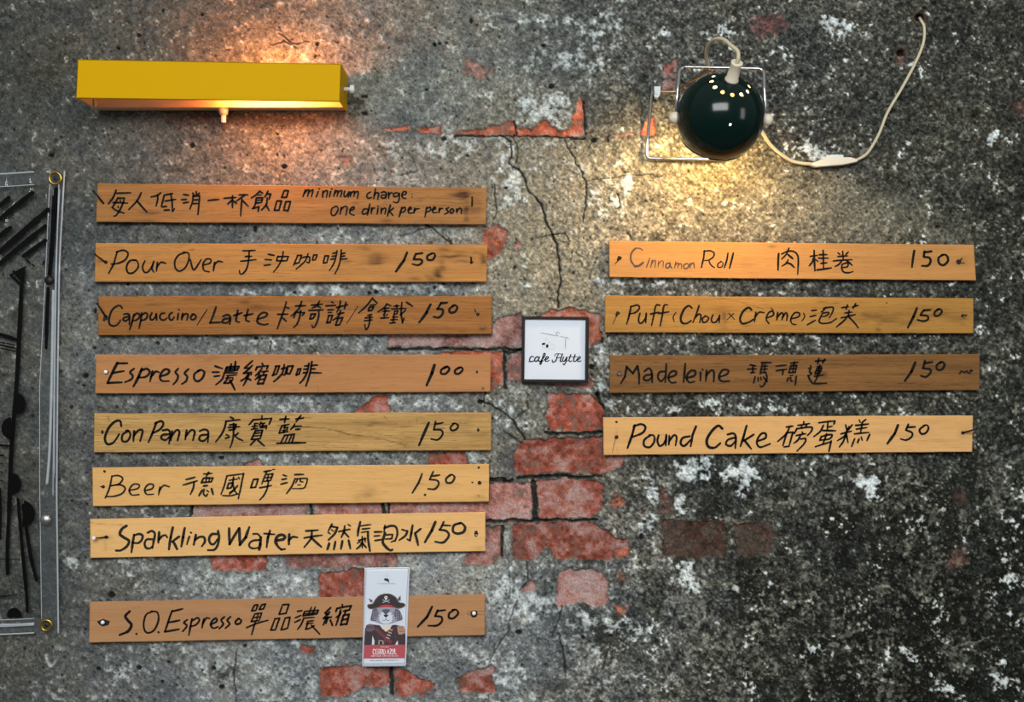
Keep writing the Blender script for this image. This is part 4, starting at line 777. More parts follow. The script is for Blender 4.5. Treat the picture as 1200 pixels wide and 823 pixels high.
r3 = board([(714.6,416.6),(1148,415),(1148,457.2),(714.2,460.8)], 'dark walnut-coloured wooden board third in the right column, lettered Madeleine', (142,100,54), (80,54,26), 11,
 [([(960,427),(1140,430)],.4,.5),([(930,452),(1050,449),(1140,452)],.4,.5),([(860,443),(900,450),(960,446)],.4,.4),(966,441,6,4,.5),([(715,452),(760,448)],.6,.4),([(720,424),(860,426)],.4,.35),([(990,440),(1145,437)],.4,.45),(735,458,10,2,.4),(1100,430,30,3,.2)],
 [(700,402,4.8,9,'''165 133 155 190 133 226;165 135 200 172;200 172 226 130;226 130 235 180 235 229;~265 160 290 143 306 165 308 222;~306 177 270 185 261 205 285 211 307 193;~383 160 350 165 341 195 360 216 383 188;388 120 382 221;~398 197 440 180 440 160 415 163 399 195 415 223 442 222;495 117 490 170 485 221;~503 197 545 185 551 160 525 158 502 190 515 221 547 218;580 165 580 212;w9 591 149 594 153;615 155 610 214;~611 185 640 155 656 165 655 217;~688 192 730 175 736 155 705 153 684 190 700 216 742 215'''),
  (870,408,10,20,'''90 197 157 210;60 248 162 245;125 205 120 287;100 290 142 285;w22 222 170 337 172;w23 237 180 210 302;w18 240 215 297 210;w18 235 252 292 245;w18 225 290 277 283;w18 267 180 255 287;~275 290 287 350 260 420 225 457 205 433;150 338 130 410;185 345 185 387;215 345 221 377;245 340 292 392;
 395 212 512 200;395 267 522 250;w22 477 255 470 312;565 180 652 168;612 165 598 207;572 207 637 203;572 207 543 290;543 290 620 285;637 203 620 285;w17 602 210 590 285;w17 555 247 630 240;w18 560 325 592 320;w22 540 350 523 390;~565 345 570 388 592 385;w23 632 335 620 432;
 855 155 922 145;897 120 880 187;930 152 977 140;965 130 940 177;w17 795 203 807 222;~775 240 802 235 785 280 812 297 768 332;w22 ~770 325 800 385 840 415 987 412;w17 875 220 927 213;872 242 932 232;932 232 905 295;905 295 850 302;850 302 874 242;w17 865 270 918 262;845 330 942 318;~907 200 880 330 848 397''')],
 [(910,402,4.8,9.2,'''w11 780 110 760 160 722 214;835 101 825 140;835 114 877 108;~823 142 865 150 863 172 840 191 813 185;~927 108 902 125 905 150 930 149 945 125 935 108 918 110''')], contrast=1.1)
screw(r3, 726,438.4,2.3,mat('dull_grey_screw', (0.12, 0.12, 0.12), 0.6, metal=0.2))
mb = MB(); mb.tube([P(1124.5,438.5,F+1), P(1126.5,434.2,F+2), P(1130,436.5,F+1.5), P(1133,434.4,F+2), P(1136,437.6,F+1.5), P(1139,434,F+2)], .8*S, 8); mb.build('bent_nail', NAIL, r3, True)
hole(r3, 726,438.5,3.0); hole(r3, 1138,434.5,2.2,1.6)

r4 = board([(706.7,489.2),(1140.2,486.9),(1139.2,529.6),(707.3,533.3)], 'light tan wooden board lowest in the right column, lettered Pound Cake', (230,178,112), (192,140,80), 12,
 [(1097,494,14,3,.2),(1075,508,24,6,.12),(1130,508,8,5,.25),(722,517,1.5,12,.2),(1095,516,30,2,.2),(1040,506,30,2,.12)],
 [(700,475,4.8,9,'''w10 210 113 195 170 170 241;~203 120 245 107 270 122 255 155 198 179;~298 170 265 195 264 228 295 236 320 205 318 172 292 168;~345 170 338 200 350 229 375 215 390 175;388 168 385 227;405 173 402 222;~404 202 430 170 446 180 440 227;~520 175 480 185 469 215 490 229 525 195;w10 555 120 535 170 525 231;w11 ~703 132 680 116 645 145 616 195 625 233 660 239 692 214;~733 165 765 159 779 180 776 242;~775 182 735 195 724 220 750 229 777 203;w10 840 116 825 170 805 231;880 165 820 202;825 195 866 246;~903 202 945 185 946 160 920 163 897 205 915 236 972 218'''),
  (905,480,10,21,'''165 207 242 195;~208 198 160 290 65 375;170 280 125 425;165 275 242 265;242 265 200 420;140 440 198 432;370 145 366 177;w19 300 187 437 165;w18 342 195 352 225;w18 405 182 385 217;290 225 257 285;~285 227 400 210 467 212 455 260 413 305;350 265 366 292;280 307 392 285;~332 305 300 360 255 395;~335 347 390 343 375 400 290 488;
 545 157 737 135;737 135 720 175;652 155 645 240;w19 655 207 702 198;w23 ~600 188 560 260 488 318;w22 590 247 742 250;~572 322 630 302 700 298 670 345 555 362;558 362 575 315;~637 285 615 350 590 410;505 437 692 378;692 370 665 490;
 860 182 875 242;937 180 892 240;w18 900 200 885 240;805 287 927 255;~882 230 860 300 870 330;~868 285 830 325 763 367;870 290 887 385;~855 315 830 380 787 440;w19 1018 123 1032 152;1097 118 1050 155;978 187 1127 170;w19 985 232 1110 212;1057 150 1035 275;963 287 1132 270;w22 965 345 930 435;w22 1017 345 1000 390;w22 1043 325 1055 362;w22 1142 293 1110 365''')],
 [(910,475,4.8,8.4,'''w11 683 113 665 160 624 216;742 107 728 140;740 124 780 122;~728 140 762 155 760 178 730 196 698 190;~832 115 805 138 815 161 840 156 855 130 845 112 826 115''')], contrast=0.6)
nail(r4, (1128.5,507.3), (1144,503), 1.0, 14)
hole(r4, 722.5,494.8,1.6,1.3); hole(r4, 722.5,512.5,2.6,2.3); hole(r4, 1128.5,507.5,2.2); dark_tail(r4, '721.5 514 717.5 531', 0.5)
PEN = 1.12
# ================================================================ yellow box wall lamp
YEL = mottled('yellow_enamel', lin(202, 156, 0), 0.02, 40, 0.5, spec=0.04)
CREAM = mat('cream_enamel', lin(205, 170, 125), 0.5)
TRAY = mat('tan_back_tray', lin(208, 176, 138), 0.55)
CREAMP = mottled('aged_cream_plastic', lin(222, 212, 190), 0.05, 80, 0.42)
CHROME = mat('chrome_wire', (0.62, 0.62, 0.62), 0.16, metal=1.0)
ZINC = mat('zinc_plated_screw', (0.62, 0.63, 0.64), 0.45, metal=0.0)
BRASS = mat('brass_rod', lin(176, 140, 92), 0.28, metal=1.0)
W = empty('wall_lamp', P(255, 112, 2), 'yellow box-shaped wall lamp glowing orange above the left boards', 'lamp')
fr = 64.0; th = 1.2
TL, TR, BR_, BL = (91, 69.5), (399.8, 74.8), (398.4, 119.2), (89, 115.2)
k = (D - fr) / D
def wl_pt(q, d, ins=0.0):
    """box corner: the front corner pushed straight back to depth d"""
    f = P(q[0], q[1], fr); return Vector((f.x + ins, -d * S, f.z))
o_ = [wl_pt(q, fr) for q in (TL, TR, BR_, BL)]
mb = MB()
back_l, back_r = 14.0, 3.4
def panel(a, b, c, d_, nrm):
    n = Vector(nrm) * th * S; mb.prism([a, b, c, d_], n)
# front sheet
panel(o_[0], o_[1], o_[2], o_[3], (0, 1, 0))
# end sheets, folded back towards the wall
panel(o_[1], wl_pt(TR, back_r), wl_pt(BR_, back_r), o_[2], (-1, 0, 0))
panel(o_[0], o_[3], wl_pt(BL, back_l), wl_pt(TL, back_l), (1, 0, 0))
# small folded hems along the top and bottom edge of the front sheet
mb.prism([o_[3], o_[2], o_[2] + Vector((0, 2.2 * S, 0)), o_[3] + Vector((0, 2.2 * S, 0))], (0, 0, 1.3 * S))
mb.prism([o_[0], o_[1], o_[1] + Vector((0, 2.2 * S, 0)), o_[0] + Vector((0, 2.2 * S, 0))], (0, 0, -1.3 * S))
shade = mb.build('shade', YEL, W)
bv = shade.modifiers.new('bevel', 'BEVEL'); bv.width = 0.0006; bv.segments = 2; bv.limit_method = 'ANGLE'
mb = MB(); e = 0.5 * S
ii = [wl_pt(TL, fr - th - .4, 2 * S), wl_pt(TR, fr - th - .4, -2 * S), wl_pt(BR_, fr - th - .4, -2 * S), wl_pt(BL, fr - th - .4, 2 * S)]
zi = Vector((0, 0, 1.6 * S))
mb.prism([ii[0] - zi, ii[1] - zi, ii[2] + zi, ii[3] + zi], (0, .3 * S, 0))
mb.prism([wl_pt(TL, fr - 3, th * S + e) , wl_pt(BL, fr - 3, th * S + e), wl_pt(BL, back_l, th * S + e), wl_pt(TL, back_l, th * S + e)], (.3 * S, 0, 0))
mb.build('shade_lining', CREAM, W)
# cream back tray fixed to the wall
mb = MB(); x0 = P(113, 0, 4).x; x1 = wl_pt(TR, 0).x - 2.2 * S
zt = P(0, 92, 4).z; zb = P(0, 129.3, 4).z
def bx(a, b, mi=0):
    (ax, ay, az), (bx_, by, bz) = a, b
    mb.add([(ax, ay, az), (bx_, ay, az), (bx_, by, az), (ax, by, az), (ax, ay, bz), (bx_, ay, bz), (bx_, by, bz), (ax, by, bz)],
           [(0, 3, 2, 1), (4, 5, 6, 7), (0, 1, 5, 4), (1, 2, 6, 5), (2, 3, 7, 6), (3, 0, 4, 7)], mi)
bx((x0, -5 * S, zb), (x1, -3.2 * S, zt)); bx((x0, -22 * S, zb), (x1, -5 * S, zb + 1.0 * S)); bx((x0, -9 * S, zt - 1.0 * S), (x1, -5 * S, zt))
bx((x0, -13 * S, zb + 1.0 * S), (x0 + 1.0 * S, -5 * S, zt - 1.0 * S))
mb.build('back_tray', TRAY, W)
# lamp holder and tubular bulb
cb = Vector((P(304, 0, 34).x, -36 * S, (zt + zb) / 2 + 3 * S))
mb = MB(); mb.lathe(cb + Vector((-0.085, 0, 0)), (1, 0, 0), [(0, 0), (0.011, 0), (0.012, 0.004), (0.012, 0.035), (0.010, 0.038), (0, 0.038)], 20)
bx((cb.x - 0.084, -36 * S, cb.z - .005), (cb.x - 0.060, -5 * S, cb.z + .005)); mb.build('bulb_holder', CREAMP, W, True)
BULB_Y = mat('warm_bulb_glass', (1, 0.8, 0.6), 0.3, emit=(1.0, 0.34, 0.085), strength=85.0)
mb = MB(); mb.lathe(cb + Vector((-0.047, 0, 0)), (1, 0, 0), [(0.007, 0), (0.0125, 0.008), (0.0135, 0.02), (0.0135, 0.100), (0.010, 0.112), (0, 0.117)], 20)
mb.build('bulb', BULB_Y, W, True)
# push switch under the tray
mb = MB(); sc = P(262, 126.5, 15)
mb.lathe(sc, (0, 0, -1), [(0, -1 * S), (5.6 * S, -1 * S), (6.2 * S, 0.5 * S), (6.0 * S, 2 * S), (4.6 * S, 8 * S), (3 * S, 8.4 * S), (2.9 * S, 8.6 * S), (2.9 * S, 16.6 * S), (2.4 * S, 17.4 * S), (0, 17.4 * S)], 20)
mb.build('push_switch', CREAMP, W, True)
# chrome thumb screw on the right end
mb = MB(); ts = Vector((wl_pt(TR, 0).x, -33 * S, P(0, 104.5, 33).z))
mb.lathe(ts, (1, 0, 0), [(0, -.6 * S), (2.2 * S, -.6 * S), (2.2 * S, 6.0 * S), (4.8 * S, 6.2 * S), (4.8 * S, 10.4 * S), (4.0 * S, 11.2 * S), (0, 11.2 * S)], 14)
mb.build('thumb_screw', ZINC, W)
mb = MB(); tl_ = Vector((wl_pt(TL, 0).x, -44 * S, P(0, 99, 44).z))
mb.lathe(tl_, (-1, 0, 0), [(0, -.6 * S), (1.7 * S, -.6 * S), (3.4 * S, .2 * S), (3.4 * S, 1.6 * S), (2.6 * S, 2.2 * S), (0, 2.2 * S)], 14)
mb.build('thumb_screw', ZINC, W)

# ================================================================ green ball lamp on a wire bracket
GREEN = mat('dark_green_gloss_enamel', lin(0, 24, 19), 0.14, spec=0.32)
WHITE_IN = mat('white_lamp_inside', (0.55, 0.46, 0.33), 0.5)
BD = 98.0; BC = P(844, 137, BD); R = 51.5 * S * (D - BD) / D
camp = Vector(cam.location); vdir = (BC - camp).normalized(); rdir = vdir.cross(Vector((0, 0, 1))).normalized(); udir = rdir.cross(vdir)
AX = (rdir * .25 + udir * .80 - vdir * .545).normalized()
L = empty('ball_lamp', P(844, 137, 8), 'dark green glossy ball-shaped wall lamp on a chrome wire bracket', 'lamp')
a1 = AX.orthogonal().normalized()
# rotate so that the vent ring is symmetric about the side facing the viewer
a1 = (-vdir - AX * (-vdir).dot(AX)).normalized(); a2 = AX.cross(a1)
nth, nph = 150, 240; OPEN = math.radians(180 - 50)
HOLES = [(math.radians(25.5), math.radians(15 + 30 * k)) for k in range(12)]; HR = math.radians(2.7)
def sph(th, ph, r=R): return BC + (AX * math.cos(th) + (a1 * math.cos(ph) + a2 * math.sin(ph)) * math.sin(th)) * r
hdir = [(sph(t, p) - BC).normalized() for t, p in HOLES] + [(sph(math.radians(64), math.radians(17)) - BC).normalized()]
hrad = [HR] * 12 + [math.radians(0.9)]
ths = [OPEN * (i / nth) for i in range(nth + 1)]
V = [sph(t, 2 * math.pi * j / nph) for t in ths for j in range(nph)]
keep = []
for i in range(nth):
    for j in range(nph):
        q = (i * nph + j, (i + 1) * nph + j, (i + 1) * nph + (j + 1) % nph, i * nph + (j + 1) % nph)
        c = ((V[q[0]] + V[q[1]] + V[q[2]] + V[q[3]]) / 4 - BC).normalized()
        if i == 0 or not (math.radians(18) < ths[i] < math.radians(68)): keep.append(q); continue
        if any(c.dot(h) > math.cos(r) for h, r in zip(hdir, hrad)): continue
        keep.append(q)
from collections import Counter
ec = Counter()
for q in keep:
    for a, b in zip(q, q[1:] + q[:1]): ec[(min(a, b), max(a, b))] += 1
for (a, b), n in ec.items():
    if n == 1:
        for vi in (a, b):
            dv = (V[vi] - BC).normalized()
            for h, r in zip(hdir, hrad):
                if dv.dot(h) > math.cos(r * 1.6):
                    t = (dv - h * dv.dot(h)).normalized(); V[vi] = BC + (h * math.cos(r) + t * math.sin(r)) * R
sh = obj('shade', V, keep, [GREEN, WHITE_IN], L, True)
so = sh.modifiers.new('thickness', 'SOLIDIFY'); so.thickness = 0.0011; so.offset = -1; so.material_offset = 1; so.use_even_offset = False
# check that the shell normals point outwards, flip if not
pl = sh.data.polygons[nph * 20]
if (Vector(pl.center) + parent_origin(L) - BC).dot(pl.normal) < 0: sh.data.flip_normals()
# rolled rim of the opening
mb = MB(); mb.tube([sph(OPEN, 2 * math.pi * j / 60) for j in range(61)], 0.0011, 8); mb.build('rim', GREEN, L, True)
BULB_B = mat('ball_lamp_bulb', (1, 0.9, 0.7), 0.3, emit=(1.0, 0.67, 0.29), strength=205.0)
mb = MB(); mb.lathe(BC, -AX, [(0, 30 * S), (8 * S, 28.6 * S), (13 * S, 24 * S), (15.5 * S, 16 * S), (14.5 * S, 8 * S), (10 * S, -1 * S), (8.5 * S, -12 * S)], 24)
mb.build('bulb', BULB_B, L, True)
mb = MB(); mb.lathe(BC, AX, [(9.5 * S, 10 * S), (11 * S, 12 * S), (11 * S, 34 * S), (6 * S, R - .001), (0, R - .001)], 24); mb.build('bulb_holder', WHITE_IN, L, True)
# cord grip at the top
mb = MB(); tip = BC + AX * (R + 22 * S)
mb.lathe(BC + AX * (R - 0.6 * S), AX, [(0, 0), (7.6 * S, 0), (7.6 * S, 1.6 * S), (6.6 * S, 3.2 * S), (5.9 * S, 20 * S), (6.4 * S, 21 * S), (6.4 * S, 22.8 * S), (5 * S, 23.2 * S), (2.6 * S, 22.0 * S), (0, 22 * S)], 22)
mb.build('cord_grip', CREAMP, L, True)
# wire yoke that carries the ball
def px(*pts): return [P(*p) for p in pts]
def rounded(pts, r):
    out = [pts[0]]
    for a, b, c in zip(pts[:-2], pts[1:-1], pts[2:]):
        p = b + (a - b).normalized() * r; q = b + (c - b).normalized() * r
        out += [p * (1 - t) ** 2 + b * 2 * t * (1 - t) + q * t * t for t in (0, .2, .4, .6, .8, 1)]
    return out + [pts[-1]]
mb = MB(); mb.tube(rounded(px((791.6, 137, 96), (796.6, 78.5, 72), (895.2, 80.6, 72), (896.6, 139, 96)), 8 * S), 2.0 * S, 12)
mb.build('yoke', CHROME, L, True)
# wall frame of bent wire
mb = MB(); mb.tube(rounded(px((764.2, 100, 7), (757.2, 185.6, 7), (852, 187.2, 7), (856, 100, 7)), 6 * S), 2.0 * S, 12)
mb.tube(rounded(px((764.0, 112, 7), (765.2, 106.5, 7), (772, 106.8, 11)), 3 * S), 1.6 * S, 10)
mb.build('wall_frame', CHROME, L, True)
mb = MB(); mb.prism([P(766.8, 101.4, 16), P(774.2, 101.2, 16), P(773.8, 110, 16), P(771.4, 114.6, 16), P(767.6, 113.6, 16)], (0, 11 * S, 0))
mb.lathe(P(770.2, 109.6, 16), (0, -1, 0), [(2.2 * S, 0), (2.2 * S, .8 * S), (1.4 * S, 1.3 * S), (0, 1.3 * S)], 14)
mb.build('clip', mat('white_painted_clip', lin(196, 204, 206), 0.4), L)
mb = MB(); mb.tube(spline(px((773, 107.5, 12), (785, 107.7, 12), (792, 107.3, 13), (800, 102, 18), (815, 92.5, 40), (827, 84.8, 60), (836, 83.2, 70)), .004), 1.5 * S, 10)
mb.build('swivel_arm', BRASS, L, True)
for q in ((790.8, 138.2, 97), (899.0, 140.4, 97)):
    mb = MB(); mb.ball(P(*q), 6.6 * S, 20); mb.build('knob', CREAMP, L, True)
# cable, hanging in a loop and running to the hole in the wall
CABLE = mottled('cream_cable_sheath', lin(198, 186, 154), 0.06, 120, 0.5)
tp = BC + AX * (R + 21 * S); dt = -tp.y / S
q0 = (CX + tp.x / S * D / (D - dt), CY - (tp.z - ZC) / S * D / (D - dt))
path = [tp, tp + AX * 6 * S] + px((q0[0] + 1.0, q0[1] - 14, dt + 2), (857.5, 54, dt - 4), (848, 46.4, dt - 16), (838, 46, dt - 30), (830, 53.5, 94), (827.6, 66, 74), (831, 80, 54), (836, 93, 38), (850, 118, 22), (874, 138, 16), (891, 152, 13), (903, 170, 9), (922, 185.5, 6), (936, 191, 5.6), (953, 192.6, 6.5))
mb = MB(); mb.tube(spline(path, .003), 2.1 * S, 10)
mb.tube(spline(px((1003, 188, 7), (1016, 180, 5.6), (1029.5, 158, 5.6), (1040, 132, 5.8), (1057, 103, 5.8), (1073, 73, 5.8), (1082, 50, 5.6), (1083, 32, 5), (1079.5, 24.5, 2.5), (1077.5, 21, -6)), .004), 1.75 * S, 10)
cord = mb.build('power_cord', CABLE, L, True)
mb = MB(); so_ = [(950, 191.6), (963.4, 186.7), (973.4, 184.3), (988.5, 184), (997, 184.1), (1006, 186.7), (1005, 189.6), (988.5, 193.1), (956, 195.8), (950.6, 193.8)]
mb.prism([P(x, y, 13) for x, y in so_], (0, 9 * S, 0)); sw = mb.build('inline_switch', CREAMP, cord)
bv = sw.modifiers.new('bevel', 'BEVEL'); bv.width = 0.0016; bv.segments = 3
mb = MB(); mb.prism([P(x, y, 11.5) for x, y in [(966, 186), (969.5, 183.4), (973.4, 181.2), (988.4, 181.5), (988.6, 186)]], (0, 5 * S, 0))
rk = mb.build('rocker', mat('pale_switch_rocker', lin(214, 220, 216), 0.35), cord)
bv = rk.modifiers.new('bevel', 'BEVEL'); bv.width = 0.0006; bv.segments = 2

# ================================================================ framed sign between the two columns
FRAMEB = mat('black_frame_wood', (0.010, 0.011, 0.011), 0.5, spec=0.15)
PAPER = mottled('white_paper', (0.64, 0.70, 0.78), 0.025, 14, 0.6)
G = empty('framed_sign', P(650.5, 410, 6), 'small square black-framed white sign on the bare bricks between the two columns of boards', 'sign')
FO = [(611.6, 370.8), (690.2, 371.6), (689.4, 449), (611, 448.2)]; FI = [(615.2, 374), (686.2, 374.6), (685.4, 445.2), (614.4, 444.6)]
mb = MB()
n0 = [P(x, y, 13) for x, y in FO]; n1 = [P(x, y, 13) for x, y in FI]; n2 = [P(x, y, 9.4) for x, y in FI]; n3_ = [P(x, y, 3.2) for x, y in FO]
vv = n0 + n1 + n2 + n3_; ff = []
for i in range(4):
    j = (i + 1) % 4
    ff += [(i, 4 + i, 4 + j, j), (4 + i, 8 + i, 8 + j, 4 + j), (i, j, 12 + j, 12 + i)]
ff.append((12, 13, 14, 15)); mb.add(vv, ff); fo = mb.build('frame', FRAMEB, G)
bv = fo.modifiers.new('bevel', 'BEVEL'); bv.width = 0.0006; bv.segments = 2; bv.limit_method = 'ANGLE'
mb = MB(); mb.prism([P(x, y, 9.6) for x, y in [(614.6, 373.6), (686.6, 374.2), (685.8, 445.6), (614, 445)]], (0, 1.0 * S, 0)); mb.build('paper', PAPER, G)
mb = MB(); s = 10.29
ink(mb, '''~160 500 132 493 110 525 116 552 150 550 170 540;w7 95 556 128 556;~228 500 188 503 170 535 185 552 215 532 230 500;~230 500 215 540 235 552 252 540;~250 540 288 495 297 462 282 458 264 515 250 577 234 588 240 562 272 545;~287 535 326 520 336 500 316 498 298 530 310 554 346 540;
 ~382 536 390 562 425 545 440 500 456 468;w9 ~410 492 420 466 455 459 505 466;~507 462 480 540 486 554 506 548;w10 440 510 497 505;~520 500 508 540 528 550 556 502;~562 500 545 562 524 596 514 580;w7 ~545 556 575 540 590 525;~607 470 585 535 598 554 618 545;w9 580 500 628 497;~658 470 640 535 650 554 672 545;w9 630 500 684 497;~674 535 712 520 722 500 702 498 686 530 696 554 727 545''', 610, 370, s, 15, 9.9, 5)
mb.build('lettering', INK, G)
GREY_LINE = mat('thin_grey_print', (0.12, 0.12, 0.125), 0.6); FAINT = mat('faint_grey_print', (0.42, 0.43, 0.45), 0.6)
mb = MB()
ink(mb, 'w6 245 208 440 247;w6 ~452 247 436 226 430 208 446 198 470 216;w5 472 250 575 270;w6 560 262 580 284;w6 545 275 540 402', 610, 370, s, 6, 9.9, 3, 0)
ink(mb, '305 270 298 330;305 270 342 312;342 312 338 340;~345 315 358 318 360 345;~362 350 408 355 406 392 372 404 340 392;258 378 300 402;258 360 258 382', 610, 370, s, 4, 9.9, 4, 1)
for poly in ([(255, 340), (268, 328), (300, 330), (296, 350), (262, 356)], [(304, 366), (322, 340), (342, 366), (318, 398)]):
    mb.add([P(610 + x / s, 370 + y / s, 9.95) for x, y in poly], [tuple(range(len(poly)))], 2)
mb.build('line_drawing', [GREY_LINE, FAINT, INK], G)

# ================================================================ printed card over the lowest left board
K = empty('printed_card', P(452, 723, 12), 'white card printed with a cat in a pirate hat, over the lowest left board', 'card')
cs = 6.586
def kd(x, y): return F + 1.3 + 0.006 * max(0, y - 745)
def kp(x, y, lift=0.0): return P(420 + x / cs, 660 + y / cs, kd(x, y) + lift)
nu, nv = 12, 26; VV = []
def kq(u, v):
    a = (48 * (1 - u) + 397 * u, 37 * (1 - u) + 32 * u); b = (28 * (1 - u) + 367 * u, 800 * (1 - u) + 797 * u)
    return (a[0] * (1 - v) + b[0] * v, a[1] * (1 - v) + b[1] * v)
for side in (0, -0.7):
    for j in range(nv + 1):
        for i in range(nu + 1): VV.append(kp(*kq(i / nu, j / nv), side))
n = (nu + 1) * (nv + 1); FF = []
for j in range(nv):
    for i in range(nu):
        a = j * (nu + 1) + i; FF += [(a, a + nu + 1, a + nu + 2, a + 1), (n + a, n + a + 1, n + a + nu + 2, n + a + nu + 1)]
lp = [i for i in range(nu + 1)] + [j * (nu + 1) + nu for j in range(1, nv + 1)] + [nv * (nu + 1) + i for i in range(nu - 1, -1, -1)] + [j * (nu + 1) for j in range(nv - 1, 0, -1)]
for a, b_ in zip(lp, lp[1:] + lp[:1]): FF.append((a, b_, n + b_, n + a))
obj('card', VV, FF, PAPER, K, True)
pal = [lin(38, 34, 40), lin(96, 74, 60), lin(186, 52, 54), lin(226, 224, 224), lin(150, 150, 166), lin(88, 86, 100), lin(206, 210, 224), lin(54, 40, 46), lin(104, 54, 58), lin(176, 138, 118), lin(178, 74, 82), lin(62, 74, 104), lin(218, 206, 190), lin(30, 28, 34)]
PM = [mat('card_print_%d' % i, c, 0.6) for i, c in enumerate(pal)]
mb = MB(); lift = [0.10]
def subdiv(poly, step=22):
    out = []
    for a, b_ in zip(poly, poly[1:] + poly[:1]):
        n_ = max(1, int(math.hypot(b_[0] - a[0], b_[1] - a[1]) / step))
        out += [(a[0] + (b_[0] - a[0]) * t / n_, a[1] + (b_[1] - a[1]) * t / n_) for t in range(n_)]
    return out
from mathutils.geometry import tessellate_polygon
def shape(poly, mi, smooth=True):
    if smooth: q = spline([Vector(p) for p in poly + [poly[0]]], 8); poly = [(v.x, v.y) for v in q[:-1]]
    lift[0] += 0.014
    tri = tessellate_polygon([[Vector((x, y, 0)) for x, y in poly]])
    mb.add([kp(x, y, lift[0]) for x, y in poly], [tuple(t) for t in tri], mi)
def line(text, w, mi):
    lift[0] += 0.014; tmp = MB(); ink(tmp, text, 0, 0, 1, w, 0, 2)
    V2 = []
    for v in tmp.v: V2.append(kp(CX + v.x / S, CY - (v.z - ZC) / S, lift[0]))
    mb.add(V2, tmp.f, mi)
def ell(cx, cy, rx, ry, mi, n=20): shape([(cx + rx * math.cos(2 * math.pi * t / n), cy + ry * math.sin(2 * math.pi * t / n)) for t in range(n)], mi, False)
line('60 48 386 43;386 43 358 772;358 772 40 777;40 777 60 48', 2.2, 11)
# animal body and coat
shape([(52, 500), (92, 474), (165, 478), (210, 520), (265, 474), (318, 484), (354, 505), (364, 560), (363, 632), (44, 634), (46, 590)], 7, False)
shape([(108, 560), (124, 600), (122, 632), (104, 632)], 6, False); shape([(292, 612), (304, 600), (306, 632), (284, 632)], 6, False)
shape([(58, 482), (84, 472), (116, 480), (122, 515), (92, 530), (60, 522)], 5); shape([(62, 488), (112, 486), (114, 500), (62, 505)], 8, False)
shape([(300, 490), (346, 486), (362, 528), (352, 545), (314, 552), (302, 520)], 9); line('310 500 352 496;312 515 356 512;314 530 358 530', 4, 8)
shape([(112, 505), (140, 498), (262, 606), (246, 628)], 8, False); shape([(250, 500), (276, 505), (200, 628), (178, 628)], 8, False)
line('238 510 262 520;230 532 256 542;222 553 248 563;214 575 240 585', 5, 12); line('158 600 190 600;190 600 190 630;158 600 158 630', 4, 12)
line('160 500 150 628;276 500 292 600', 3, 8)
# ruff of fur, head
shape([(80, 462), (110, 440), (215, 470), (315, 440), (352, 452), (310, 472), (262, 480), (240, 505), (212, 528), (185, 508), (165, 482), (120, 476)], 6, False)
shape([(168, 478), (200, 488), (232, 484), (262, 474), (246, 505), (228, 522), (212, 532), (196, 516), (178, 502)], 12, False)
shape([(108, 358), (150, 344), (215, 338), (285, 346), (318, 366), (336, 405), (340, 438), (300, 452), (262, 466), (212, 474), (165, 468), (120, 452), (92, 442), (100, 398)], 4)
shape([(112, 362), (142, 352), (150, 400), (138, 445), (96, 440), (104, 395)], 5); shape([(284, 352), (316, 368), (334, 408), (336, 436), (296, 446), (278, 405)], 5)
line('118 372 108 430;128 370 122 440;140 368 136 440;300 368 312 436;290 372 296 440;322 385 328 430', 3, 4)
ell(212, 430, 52, 40, 6); ell(186, 402, 25, 20, 6); ell(240, 402, 25, 20, 6)
shape([(182, 362), (212, 356), (244, 362), (226, 388), (212, 402), (198, 388)], 5); line('190 360 204 386;212 358 212 392;236 360 222 386', 3, 13)
line('~150 380 165 396 178 398;~250 398 264 395 276 378', 4, 13)
shape([(192, 400), (232, 400), (222, 414), (212, 420), (202, 414)], 13); line('212 418 212 434;~212 434 198 446 184 440;~212 434 226 446 240 440', 3.5, 13)
line('150 425 120 418;150 436 116 438;274 425 304 416;274 436 310 436', 1.6, 3)
# ears and hat
shape([(78, 274), (104, 284), (112, 300), (96, 306)], 5, False); shape([(326, 252), (326, 292), (300, 290), (308, 268)], 5, False)
shape([(66, 332), (78, 318), (108, 313), (130, 280), (160, 250), (205, 236), (252, 240), (292, 266), (316, 302), (346, 308), (364, 324), (350, 341), (312, 354), (280, 346), (215, 340), (150, 346), (112, 357), (80, 352)], 1)
shape([(74, 332), (84, 323), (114, 318), (136, 285), (163, 257), (206, 243), (250, 247), (286, 271), (310, 307), (342, 314), (354, 324), (344, 334), (310, 346), (280, 339), (215, 333), (150, 339), (112, 350), (84, 346)], 0)
shape([(152, 346), (172, 328), (212, 320), (256, 326), (282, 346), (215, 340)], 2, False); line('~165 338 212 331 268 338', 3, 8)
ell(213, 266, 13, 11, 3); shape([(205, 274), (221, 274), (219, 284), (207, 284)], 3, False); ell(208, 266, 3.4, 3.6, 0, 10); ell(218, 266, 3.4, 3.6, 0, 10)
line('188 284 240 306;188 306 240 284', 4, 3)
